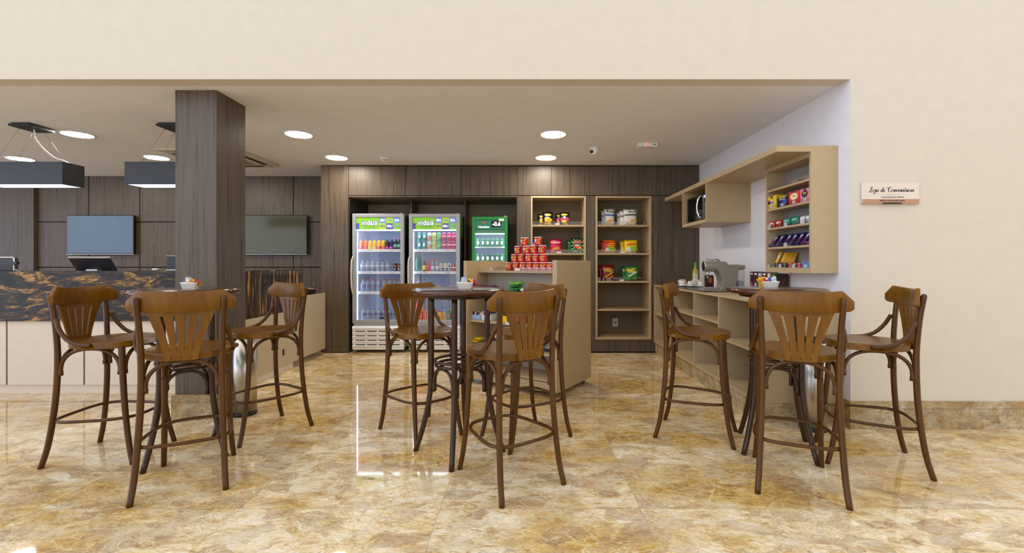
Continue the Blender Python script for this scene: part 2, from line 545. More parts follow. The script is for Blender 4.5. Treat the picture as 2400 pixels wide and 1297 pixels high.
# column with marble foot
t = thing('column', 'square wood-clad column rising from marble foot behind left bar table', 'column', (-2.587, 3.721, 0))
bm = new(); box(bm, -0.163, 0.163, -0.183, 0.183, 0.195, CEIL)
obj('cladding', bm, panel_wood, t)
bm = new()
box(bm, -0.180, 0.180, -0.205, 0.205, 0, 0.139)
box(bm, -0.176, 0.176, -0.201, 0.201, 0.139, 0.144)
box(bm, -0.180, 0.180, -0.205, 0.205, 0.144, 0.195)
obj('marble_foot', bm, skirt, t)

# ------------------------------------------------------------------ reception counter
t = thing('reception_counter', 'long reception counter with black and gold granite face and beige doors', 'counter', (-6.0, 4.24, 0))
O = Vector((6.0, -4.24, 0))
def cb(bm, x0, x1, y0, y1, z0, z1, mi=0): box(bm, x0 + 6.0, x1 + 6.0, y0 - 4.24, y1 - 4.24, z0, z1, mi)
bm = new(); cb(bm, -9.5, -2.70, 4.21, 4.25, 0.69, 1.155)
obj('granite_front', bm, granite, t)
bm = new(); cb(bm, -2.74, -2.70, 4.25, 5.48, 0.69, 1.155)
obj('granite_side', bm, granite_side, t)
bm = new(); cb(bm, -9.5, -2.70, 4.21, 4.62, 1.155, 1.163)
cb(bm, -3.0, -2.70, 4.62, 5.48, 1.155, 1.163)
obj('worktop', bm, granite, t)
xs = [-9.5] + [-4.158 - 0.733 * k for k in range(6, -1, -1)] + [-3.425, -2.715]
for i, (a, b) in enumerate(zip(xs, xs[1:])):
    bm = new(); cb(bm, a + 0.009, b - 0.009, 4.24, 4.26, 0.083, 0.685)
    obj('front_panel', bm, counter_beige, t)
bm = new()
for a in xs[1:-1]: cb(bm, a - 0.008, a + 0.008, 4.246, 4.262, 0.083, 0.687)
obj('bronze_joint', bm, bronze_strip, t)
bm = new(); cb(bm, -9.5, -2.72, 4.262, 4.30, 0.0, 0.69); cb(bm, -2.76, -2.722, 4.30, 5.29, 0.0, 0.69)
obj('toe_kick', bm, counter_beige, t)
bm = new(); cb(bm, -2.722, -2.70, 4.24, 6.10, 0.083, 0.685); cb(bm, -2.722, -2.70, 5.482, 6.10, 0.685, 0.837)
obj('side_panel', bm, mat('side_laminate', (190, 174, 146), 0.4), t)
bm = new(); cb(bm, -4.2, -2.722, 5.482, 6.06, 0.80, 0.832)
obj('lower_desk', bm, panel_wood, t)
bm = new(); cb(bm, -2.701, -2.695, 5.02, 5.05, 0.20, 0.27)
obj('hinge', bm, black, t)

# things on the counter
WT = 1.163
def monitor(name, label, cx, w, h, y, tilt, m):
    t = thing(name, label, 'monitor', (cx, y, WT))
    bm = new(); box(bm, -w / 2, w / 2, -0.012, 0.0, 0, h, bev=0.006)
    M = Matrix.Rotation(tilt, 4, 'X')
    bmesh.ops.transform(bm, matrix=M, verts=bm.verts)
    obj('back_shell', bm, m, t)
    bm = new(); box(bm, -w / 2 + 0.001, w / 2 - 0.001, -0.012, 0.003, h, h + 0.012, bev=0.003)
    bmesh.ops.transform(bm, matrix=M, verts=bm.verts)
    obj('top_edge', bm, silver, t)
    bm = new(); box(bm, -0.06, 0.05, -0.06, 0.05, 0.0, 0.012)
    tube(bm, [(0, 0.03, 0.01), (0, 0.0, h * 0.35)], 0.014)
    obj('stand', bm, silver, t)
    return t
m1 = monitor('touch_monitor', 'dark tilted touch monitor on reception counter seen from behind', X_(236, 4.5), 0.41, 0.150, 4.47, 0.58, black_metal)
t = thing('cash_register', 'dark register with white frame at far left of reception counter', 'register', (X_(10, 4.5), 4.45, WT))
bm = new(); box(bm, -0.19, 0.165, -0.02, 0.03, 0.0, 0.128, bev=0.004)
obj('body', bm, mat('register_dark', (52, 56, 58), 0.5), t)
bm = new(); tube(bm, [(-0.19, -0.02, 0.13), (0.16, -0.02, 0.13), (0.175, -0.02, 0.122), (0.175, -0.02, 0.006), (0.225, -0.03, 0.004)], 0.0055, 8)
obj('frame', bm, white_plastic, t)
bm = new(); box(bm, 0.16, 0.21, -0.03, 0.0, 0.06, 0.09)
obj('card_slot', bm, black_metal, t)
bm = new()
lathe(bm, [(0.001, 0.022), (0.018, 0.020), (0.024, 0.012), (0.024, 0.004), (0.020, 0.0)], 16, M=Matrix.Diagonal((1, 1.6, 1, 1)))
o = obj('computer_mouse', bm, white_plastic, loc=(X_(365, 4.4), 4.4, WT)); tag(o, 'small white mouse on reception counter left of the column', 'mouse')
t = thing('desk_speaker', 'black upright box with pale foot on counter beside column', 'speaker', (X_(412, 4.45), 4.45, WT))
bm = new(); box(bm, -0.07, 0.07, -0.03, 0.05, 0.012, 0.142, bev=0.004); obj('body', bm, black, t)
bm = new(); box(bm, -0.07, 0.07, -0.03, 0.05, 0.142, 0.147, bev=0.002); obj('top_edge', bm, silver, t)
bm = new(); box(bm, -0.072, 0.072, -0.035, 0.055, 0.0, 0.012, bev=0.003); obj('foot', bm, silver, t)
t = thing('wooden_tray', 'curved tan wooden tray on lower reception desk under right television', 'tray', (-2.90, 5.85, 0.832))
bm = new()
for zz, rr in ((0.075, 0.016),):
    tube(bm, smoothed([(-0.11, 0, zz - 0.004), (0.02, 0, zz + 0.008), (0.10, 0, zz + 0.002), (0.16, 0, zz - 0.004)], 5), rr, 10, flat=0.5)
obj('rim', bm, mat('tan_wood', (176, 128, 84), 0.4), t)
bm = new(); box(bm, -0.10, 0.15, -0.04, 0.08, 0, 0.062, bev=0.004); obj('base', bm, black, t)
bm = new(); tube(bm, [(0.15, 0.0, 0.075), (0.155, 0.0, 0.11), (0.16, 0.0, 0.17)], 0.004, 6); obj('wire', bm, bronze_strip, t)

# ------------------------------------------------------------------ televisions
def tv(x0, x1, label, screen):
    t = thing('television', label, 'television', ((x0 + x1) / 2, YR, 1.685))
    w = (x1 - x0) / 2
    bm = new(); box(bm, -0.2, 0.2, -0.03, 0.0, -0.15, 0.15); obj('wall_mount', bm, black, t)
    bm = new(); box(bm, -w, w, -0.065, -0.03, -0.302, 0.302, bev=0.006); obj('casing', bm, mat('tv_black', (12, 12, 13), 0.2), t)
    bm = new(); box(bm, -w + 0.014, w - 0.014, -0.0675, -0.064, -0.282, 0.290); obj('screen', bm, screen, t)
    bm = new(); box(bm, -w, w, -0.069, -0.061, -0.306, -0.298); obj('bottom_trim', bm, silver, t)
tv(-7.045, -6.005, 'wall television with bluish screen reflection above the touch monitor', mat('blue_reflection_screen', (84, 108, 138), 0.12))  # bluish window reflection put into the screen's base colour
tv(-4.375, -3.335, 'wall television with greenish screen reflection right of the column', mat('olive_reflection_screen', (78, 80, 58), 0.12))  # greenish reflection painted in as an even olive base

# ------------------------------------------------------------------ ceiling fittings
def downlight(x, y, label, lampname='ceiling_light'):
    t = thing(lampname, label, 'ceiling light', (x, y, CEIL), 0, 'round recessed ceiling lights')
    bm = new(); lathe(bm, [(0.128, -0.001), (0.146, -0.004), (0.150, 0.0), (0.128, 0.0), (0.128, -0.001)], 40, cap=False); obj('trim_ring', bm, white_plastic, t)
    bm = new(); lathe(bm, [(0.0, -0.003), (0.128, -0.003)], 40, cap=False); obj('diffuser', bm, lamp_glow, t)
for (x, y, l) in ((0.316, 4.75, 'round ceiling light in front row above the snack stand'), (0.291, 5.78, 'round ceiling light in back row before the snack shelves'),
                  (-2.384, 4.75, 'round ceiling light in front row right of the column'), (-2.41, 5.78, 'round ceiling light in back row at tall wood panel'),
                  (-4.73, 4.75, 'round ceiling light between the two black pendant lamps'), (-6.56, 5.84, 'round ceiling light behind the left black pendant lamp'),
                  (-4.73, 5.78, 'round ceiling light behind the right black pendant lamp')):
    downlight(x, y, l)

def pendant(cx, label):
    t = thing('pendant_lamp', label, 'pendant lamp', (cx, 4.45, CEIL), 0, 'black box pendant lamps')
    bm = new(); box(bm, -0.085, 0.085, -0.11, 0.11, -0.012, 0.0); box(bm, -0.10, 0.10, -0.122, 0.122, -0.034, -0.012)
    obj('canopy', bm, black_metal, t)
    zt, zb, w, d = -0.38, -0.60, 0.413, 0.11
    bm = new()
    box(bm, -w, w, -d, -d + 0.006, zb, zt); box(bm, -w, w, d - 0.006, d, zb, zt)
    box(bm, -w, -w + 0.006, -d + 0.006, d - 0.006, zb, zt); box(bm, w - 0.006, w, -d + 0.006, d - 0.006, zb, zt)
    box(bm, -w + 0.006, w - 0.006, -d + 0.006, d - 0.006, zt - 0.006, zt)
    obj('shade', bm, black_metal, t)
    bm = new(); box(bm, -w + 0.008, w - 0.008, -d + 0.008, d - 0.008, zb + 0.004, zb + 0.008); obj('diffuser', bm, pendant_glow, t)
    for sx in (-1, 1):
        for sy in (-1, 1):
            bm = new(); tube(bm, [(sx * 0.05, sy * 0.06, -0.03), (sx * 0.27, sy * 0.085, zt)], 0.0018, 6); obj('suspension_wire', bm, mat('wire', (170, 160, 150), 0.3, 0.8), t)
    bm = new(); tube(bm, smoothed([(0.02, 0, -0.03), (0.03, 0, -0.12), (0.10, 0.01, -0.22), (0.20, 0.02, -0.31), (0.30, 0.02, -0.345), (0.36, 0.02, zt)], 6), 0.006, 8); obj('power_cord', bm, white_plastic, t)
pendant(-4.881, 'black rectangular pendant lamp hanging left, above the touch monitor')
pendant(-3.453, 'black rectangular pendant lamp hanging partly behind the column')

t = thing('air_conditioner', 'ceiling cassette air conditioner with slatted grille behind the column', 'air conditioner', (-3.86, 5.74, CEIL))
bm = new(); box(bm, -0.48, 0.48, -0.48, 0.48, -0.03, 0.0, bev=0.01); obj('panel', bm, mat('cassette', (206, 198, 184), 0.5), t)
for a in range(4):
    M = Matrix.Rotation(a * PI / 2, 4, 'Z')
    bm = new(); box(bm, -0.30, 0.30, -0.41, -0.36, -0.034, -0.029, M=M); obj('air_outlet', bm, dark_gap, t)
bm = new()
for k in range(9):
    box(bm, -0.26, 0.26, -0.25 + k * 0.062, -0.225 + k * 0.062, -0.035, -0.029)
obj('grille', bm, mat('grille_grey', (110, 104, 96), 0.5), t)
bm = new(); lathe(bm, [(0.0, -0.036), (0.012, -0.034), (0.014, -0.029)], 12, M=Matrix.Translation((0.40, 0.40, 0))); obj('indicator', bm, dark_gap, t)

t = thing('smoke_detector', 'round white smoke detector on ceiling above left drinks cooler', 'smoke detector', (-1.775, 5.74, CEIL))
bm = new(); lathe(bm, [(0.062, 0.0), (0.062, -0.026), (0.052, -0.034), (0.030, -0.036), (0.0, -0.036)], 24); obj('base', bm, white_plastic, t)
bm = new(); lathe(bm, [(0.031, -0.034), (0.031, -0.052), (0.026, -0.057), (0.0, -0.057)], 24); obj('sensor', bm, white_plastic, t)
bm = new()
for a0, a1 in ((-2.1, -1.85), (-1.65, -1.1)):
    vs = []
    for k in range(5):
        a = a0 + (a1 - a0) * k / 4
        vs.append((0.0316 * math.cos(a), 0.0316 * math.sin(a)))
    for p, q in zip(vs, vs[1:]): bm.faces.new([bm.verts.new(v) for v in ((*p, -0.051), (*q, -0.051), (*q, -0.040), (*p, -0.040))])
obj('vent_slot', bm, dark_gap, t)

t = thing('security_camera', 'white dome security camera on ceiling above right shelf unit', 'camera', (0.835, 5.28, CEIL))
bm = new(); lathe(bm, [(0.050, 0.0), (0.050, -0.012), (0.046, -0.016), (0.0, -0.016)], 24); obj('base', bm, white_plastic, t)
bm = new(); lathe(bm, [(0.046, -0.014), (0.046, -0.035), (0.040, -0.062), (0.026, -0.080), (0.0, -0.086)], 24)
obj('dome', bm, white_plastic, t)
bm = new(); lathe(bm, [(0.0, 0.0), (0.017, 0.0), (0.020, 0.004), (0.020, 0.016)], 16, M=Matrix.Translation((-0.033, -0.032, -0.058)) @ Matrix.Rotation(-0.75, 4, 'Z') @ Matrix.Rotation(1.25, 4, 'X'))
obj('lens', bm, black, t)

t = thing('emergency_light', 'flat white ceiling box with small red light near right wall', 'emergency light', (1.405, 5.10, CEIL))
bm = new(); box(bm, -0.11, 0.11, -0.045, 0.045, -0.045, 0.0, bev=0.006); obj('housing', bm, white_plastic, t)
bm = new(); lathe(bm, [(0.0, 0.0), (0.008, 0.0)], 12, cap=False, M=Matrix.Translation((-0.02, -0.0465, -0.022)) @ Matrix.Rotation(PI / 2, 4, 'X')); obj('red_light', bm, mat('red_led', (255, 60, 50), emit=(255, 40, 30), estr=8), t)
bm = new(); box(bm, 0.055, 0.088, -0.0462, -0.044, -0.026, -0.018); box(bm, -0.066, -0.058, -0.0462, -0.044, -0.025, -0.019); obj('slot', bm, dark_gap, t)

# ------------------------------------------------------------------ wooden wall cabinet at the back
t = thing('wall_cabinet', 'floor to ceiling dark wood cabinet wall along the back', 'cabinet', (0, YB, 0))
TOP = CEIL - 0.004
def wp(name, x0, x1, z0, z1, y0=0.0, y1=0.02, m=panel_wood):
    bm = new(); box(bm, x0, x1, y0, y1, z0, z1); return obj(name, bm, m, t)
wp('side_panel', -2.80, -2.423, 0.012, TOP, 0.0, 0.77)
xs = [-2.42, -1.636, -0.845, -0.088, 0.387, 0.848, 1.309, 1.845, 2.43]
for a, b in zip(xs, xs[1:]): wp('door', a + 0.002, b - 0.002, 2.182, TOP - 0.014)
wp('door_backing', -2.42, XR, 2.1745, TOP, 0.021, 0.05, dark_gap)
wp('bottom_rail', -2.42, -0.088, 2.155, 2.174, 0.0, 0.77)
wp('wood_panel', -0.088, 0.098, 0.02, 2.172)
wp('wood_panel', 0.863, 0.994, 0.02, 2.172)
wp('wood_panel', 1.765, XR, 0.02, 2.172)
wp('wood_panel', 0.098, 0.863, 0.02, 0.185)
wp('wood_panel', 0.994, 1.765, 0.02, 0.185)
wp('toe_strip', -0.088, XR, 0.0, 0.018, 0.03, 0.05, dark_gap)
wp('niche_side', -2.423, -2.41, 0.0, 2.155, 0.02, 0.77, mat('dark_niche', (52, 44, 36), 0.5))
wp('niche_side', -0.100, -0.088, 0.0, 2.155, 0.02, 0.77, MATS['dark_niche'])
wp('niche_divider', -1.652, -1.632, 0.0, 2.155, 0.36, 0.77)
wp('niche_divider', -0.866, -0.845, 0.0, 2.155, 0.36, 0.77)
wp('niche_back', -2.41, -0.10, 0.0, 2.155, 0.77, 0.79, mat('niche_back', (150, 138, 116), 0.6))

SH = [1.771, 1.380, 0.994, 0.604]
def shelf_unit(x0, x1, label):
    t = thing('display_shelf', label, 'shelf unit', (0, YB, 0), 0, 'beige wall shelf units')
    zt, zb, th, d = 2.169, 0.187, 0.024, 0.45
    bm = new()
    box(bm, x0, x0 + th, -0.012, d, zb, zt); box(bm, x1 - th, x1, -0.012, d, zb, zt)
    box(bm, x0 + th, x1 - th, -0.012, d, zt - th, zt); box(bm, x0 + th, x1 - th, -0.012, d, zb, zb + th + 0.006)
    obj('frame', bm, beige, t, bevel=0.002)
    bm = new(); box(bm, x0 + th, x1 - th, d - 0.012, d, zb + th, zt - th); obj('back_panel', bm, mat('shelf_back', (124, 110, 84), 0.6), t)
    for z in SH:
        bm = new(); box(bm, x0 + th, x1 - th, 0.0, d - 0.012, z - 0.022, z); obj('shelf', bm, beige, t, bevel=0.0015)
    for z in SH[:3]:
        bm = new(); box(bm, x0 + th + 0.002, x1 - th - 0.002, 0.006, 0.009, z, z + 0.05); obj('acrylic_lip', bm, clear_glass, t)
    return t
shelf_unit(0.100, 0.861, 'left beige snack shelf unit in the wood wall, behind the red cans')
ub = shelf_unit(0.996, 1.763, 'right beige snack shelf unit with empty lower shelves in wood wall')
t = thing('wall_socket', 'white wall socket inside lowest bay of right shelf unit', 'socket', (X_(1442, 6.62), YB + 0.438, Z_(756, 6.62)))
bm = new(); box(bm, -0.042, 0.042, -0.008, 0.0, -0.062, 0.062, bev=0.004); obj('plate', bm, white_plastic, t)
bm = new(); box(bm, -0.02, 0.02, -0.0095, -0.007, -0.012, 0.012); obj('outlet', bm, mat('socket_red', (150, 90, 84), 0.5), t)
# ------------------------------------------------------------------ low shelf counter along the right wall
t = thing('coffee_counter', 'long low beige coffee counter with open cubbies on marble plinth', 'counter', (1.80, 3.453, 0))
def rb(bm, x0, x1, y0, y1, z0, z1, mi=0): box(bm, x0 - 1.80, x1 - 1.80, y0 - 3.453, y1 - 3.453, z0, z1, mi)
bm = new(); rb(bm, 1.82, XR, 3.453, YB, 0, 0.150); obj('plinth', bm, skirt, t)
bm = new(); rb(bm, 1.80, XR, 3.453, YB - 0.002, 0.923, 0.943); obj('worktop', bm, beige, t, bevel=0.001)
bm = new(); rb(bm, 1.80, XR, 3.453, YB - 0.002, 0.152, 0.177); obj('bottom_board', bm, beige, t)
bm = new(); rb(bm, 1.80, XR, 3.453, 3.475, 0.177, 0.923); obj('end_panel', bm, beige, t)
div = [4.127, 4.731, 5.494]
for y in div:
    bm = new(); rb(bm, 1.80, XR - 0.02, y, y + 0.02, 0.177, 0.923); obj('divider', bm, beige, t)
bm = new(); rb(bm, 1.80, XR - 0.02, YB - 0.022, YB - 0.002, 0.177, 0.923); obj('end_panel', bm, beige, t)
bm = new(); rb(bm, XR - 0.02, XR, 3.475, YB - 0.002, 0.177, 0.923); obj('back_panel', bm, beige, t)
for (y0, y1, z) in ((3.475, 4.127, 0.555), (4.147, 4.731, 0.69), (4.147, 4.731, 0.44), (4.751, 5.494, 0.69), (4.751, 5.494, 0.44), (5.514, YB - 0.022, 0.56)):
    if z == 0.44: continue
    bm = new(); rb(bm, 1.803, XR - 0.02, y0, y1, z - 0.02, z); obj('shelf', bm, beige, t)

# ------------------------------------------------------------------ upper beige unit: canopy board, microwave box, candy shelf
t = thing('wall_shelf_unit', 'beige wall unit with long canopy board, microwave box and candy rack', 'shelf unit', (1.952, 3.457, 1.154))
def ub_(bm, x0, x1, y0, y1, z0, z1, mi=0): box(bm, x0 - 1.952, x1 - 1.952, y0 - 3.457, y1 - 3.457, z0 - 1.154, z1 - 1.154, mi)
bm = new(); ub_(bm, 1.952, XR, 3.457, YB - 0.002, 2.0945, 2.140); obj('canopy_board', bm, beige, t)
# microwave box
bm = new()
ub_(bm, 1.952, XR, 4.789, 4.812, 1.677, 2.0945); ub_(bm, 1.952, XR, 5.488, 5.511, 1.677, 2.0945)
ub_(bm, 1.952, XR, 4.812, 5.488, 1.677, 1.712)
obj('microwave_box', bm, beige, t)
bm = new(); ub_(bm, XR - 0.02, XR, 4.812, 5.488, 1.712, 2.0945); obj('box_back', bm, beige, t)
# candy rack
bm = new()
ub_(bm, 2.217, XR, 3.457, 3.477, 1.154, 2.0945); ub_(bm, 2.217, XR, 4.086, 4.106, 1.154, 2.0945)
ub_(bm, 2.222, XR, 3.477, 4.086, 2.06, 2.0945)
obj('rack_side', bm, beige, t)
bm = new(); ub_(bm, 2.383, XR, 3.477, 4.086, 1.154, 2.06); obj('rack_back', bm, grey_back, t)
CS = [1.893, 1.720, 1.550, 1.377, 1.196]
for z in CS:
    bm = new()
    if z == CS[-1]: ub_(bm, 2.219, 2.383, 3.477, 4.086, 1.154, z)
    else: ub_(bm, 2.222, 2.383, 3.477, 4.086, z - 0.017, z)
    obj('rack_shelf', bm, beige, t)
    bm = new(); ub_(bm, 2.224, 2.2265, 3.479, 4.084, z, z + 0.035); obj('acrylic_lip', bm, clear_glass, t)

# microwave
t = thing('microwave', 'black microwave with silver bow handle inside beige wall box', 'microwave', (1.985, 5.15, 1.712))
bm = new(); box(bm, 0.02, 0.36, -0.285, 0.285, 0.008, 0.305, bev=0.006); obj('body', bm, grey_plastic, t)
bm = new(); box(bm, 0.0, 0.022, -0.175, 0.285, 0.012, 0.30, bev=0.004); obj('door', bm, mat('black_gloss', (10, 10, 11), 0.06), t)
bm = new(); box(bm, 0.0, 0.022, -0.285, -0.178, 0.012, 0.30, bev=0.004); obj('control_panel', bm, mat('black_gloss2', (22, 22, 24), 0.15), t)
bm = new(); tube(bm, smoothed([(0.0, -0.135, 0.03), (-0.025, -0.125, 0.07), (-0.036, -0.115, 0.155), (-0.025, -0.125, 0.24), (0.0, -0.135, 0.285)], 6), 0.011, 10); obj('handle', bm, chrome, t)
bm = new()
for r in range(5):
    for c in range(3): box(bm, -0.003, 0.001, -0.27 + c * 0.03, -0.25 + c * 0.03, 0.055 + r * 0.03, 0.072 + r * 0.03)
obj('keypad', bm, grey_plastic, t)
bm = new(); box(bm, -0.002, 0.001, -0.265, -0.215, 0.245, 0.272); obj('clock_display', bm, mat('clock_blue', (150, 180, 255), emit=(150, 180, 255), estr=1.2), t)
bm = new(); box(bm, 0.01, 0.08, -0.25, -0.2, 0, 0.008); box(bm, 0.01, 0.08, 0.2, 0.25, 0, 0.008); box(bm, 0.28, 0.34, -0.25, -0.2, 0, 0.008); box(bm, 0.28, 0.34, 0.2, 0.25, 0, 0.008); obj('feet', bm, black, t)

# ------------------------------------------------------------------ wall sign
t = thing('wall_sign', 'small cream convenience store sign with copper band on right wall', 'sign', (2.716, YW - 0.004, 1.748))
rot = -0.006
def sg(u, v): return (u, -0.0126, v + u * 0.006)
bm = new(); box(bm, -0.211, 0.211, -0.012, 0.0, -0.070, 0.082)
obj('acrylic_plate', bm, mat('sign_cream', (226, 214, 202), 0.25), t)
bm = new(); box(bm, -0.211, 0.211, -0.0125, -0.0115, -0.078, -0.042); obj('copper_band', bm, mat('copper_band', (186, 138, 112), 0.4), t)
bm = new(); box(bm, -0.060, 0.078, -0.022, -0.0, -0.077, -0.068); obj('clip', bm, black, t)
bm = new()
add_text(bm, 'Convenience Store', 0.0215, lambda u, v: sg(u + 0.013, v - 0.027), 0.0002, 0.25)
obj('lettering', bm, ink, t)
bm = new()
add_text(bm, 'BRISTOL GUARARAPES HOTEL', 0.0125, lambda u, v: (u + 0.012, -0.0130, v - 0.0535), 0.0005, 0, 1.12)
obj('lettering', bm, mat('ink_brown', (70, 44, 34), 0.6), t)
bm = new(); quad(bm, sg, -0.04, 0.04, -0.0095, -0.0080); obj('rule', bm, mat('rule_tan', (160, 130, 100), 0.6), t)
bm = new(); quad(bm, sg, -0.14, 0.14, -0.0092, -0.0085); obj('rule', bm, mat('rule_pale', (206, 192, 178), 0.6), t)
# brush-script heading drawn with a broad pen
LET = {
 'L': ([[(0.30,0.80),(0.18,0.72),(0.22,0.95),(0.45,1.02),(0.50,0.85),(0.38,0.45),(0.28,0.12),(0.10,-0.06),(-0.04,0.02),(0.06,0.14),(0.30,0.06),(0.55,-0.08),(0.72,-0.16)]], 0.62),
 'C': ([[(0.70,0.72),(0.76,0.95),(0.55,1.02),(0.30,0.72),(0.20,0.35),(0.30,0.02),(0.52,-0.02),(0.74,0.22)], [(0.02,0.88),(0.10,0.66),(0.24,0.60)]], 0.74),
 'o': ([[(0.30,0.44),(0.12,0.38),(0.06,0.14),(0.18,0.0),(0.34,0.12),(0.34,0.36),(0.26,0.46),(0.36,0.36),(0.50,0.40)]], 0.46),
 'j': ([[(0.0,0.30),(0.14,0.46),(0.12,0.1),(0.02,-0.30),(-0.12,-0.42),(-0.14,-0.28),(0.06,-0.08),(0.28,0.10)], [(0.19,0.64),(0.20,0.68)]], 0.26),
 'a': ([[(0.36,0.42),(0.18,0.44),(0.04,0.18),(0.14,0.0),(0.30,0.16),(0.38,0.44),(0.34,0.10),(0.42,0.0),(0.54,0.14)]], 0.52),
 'd': ([[(0.36,0.42),(0.18,0.44),(0.04,0.18),(0.14,0.0),(0.30,0.16),(0.46,0.90),(0.34,0.10),(0.42,0.0),(0.54,0.14)]], 0.52),
 'e': ([[(0.0,0.14),(0.22,0.20),(0.32,0.36),(0.22,0.46),(0.08,0.28),(0.10,0.04),(0.24,0.0),(0.42,0.16)]], 0.40),
 'ê': ([[(0.0,0.14),(0.22,0.20),(0.32,0.36),(0.22,0.46),(0.08,0.28),(0.10,0.04),(0.24,0.0),(0.42,0.16)], [(0.10,0.60),(0.24,0.76),(0.36,0.60)]], 0.40),
 'n': ([[(0.0,0.30),(0.10,0.44),(0.08,0.20),(0.02,0.0),(0.12,0.24),(0.26,0.44),(0.32,0.34),(0.26,0.06),(0.34,0.0),(0.46,0.14)]], 0.44),
 'v': ([[(0.0,0.30),(0.10,0.44),(0.12,0.20),(0.14,0.0),(0.30,0.22),(0.34,0.46),(0.44,0.38)]], 0.40),
 'i': ([[(0.0,0.20),(0.12,0.44),(0.08,0.10),(0.14,0.0),(0.28,0.14)], [(0.16,0.62),(0.17,0.66)]], 0.26),
 'c': ([[(0.32,0.36),(0.24,0.46),(0.08,0.30),(0.06,0.08),(0.20,0.0),(0.40,0.16)]], 0.38), ' ': ([], 0.34)}
bm = new()
cx = -0.160; sc = 0.0370
for ch in 'Loja de Conveniência':
    strokes, adv = LET[ch]
    for st in strokes:
        pts = smoothed([(p[0], 0, p[1]) for p in st], 6)
        L_, R_ = [], []
        for i, p in enumerate(pts):
            a = pts[max(0, i - 1)]; b = pts[min(len(pts) - 1, i + 1)]
            d = (b - a).normalized()
            down = max(0.0, -d.z)
            wd = 0.022 + 0.062 * down ** 1.5
            nx, nz = -d.z, d.x
            for side, lst in ((1, L_), (-1, R_)):
                u = cx + (p.x + p.z * 0.10 + nx * wd * side) * sc; v = 0.012 + (p.z + nz * wd * side) * sc
                lst.append(bm.verts.new(sg(u, v)))
        for i in range(len(pts) - 1):
            bm.faces.new((L_[i], L_[i + 1], R_[i + 1], R_[i]))
    cx += adv * sc * 1.05
obj('script_lettering', bm, ink, t)

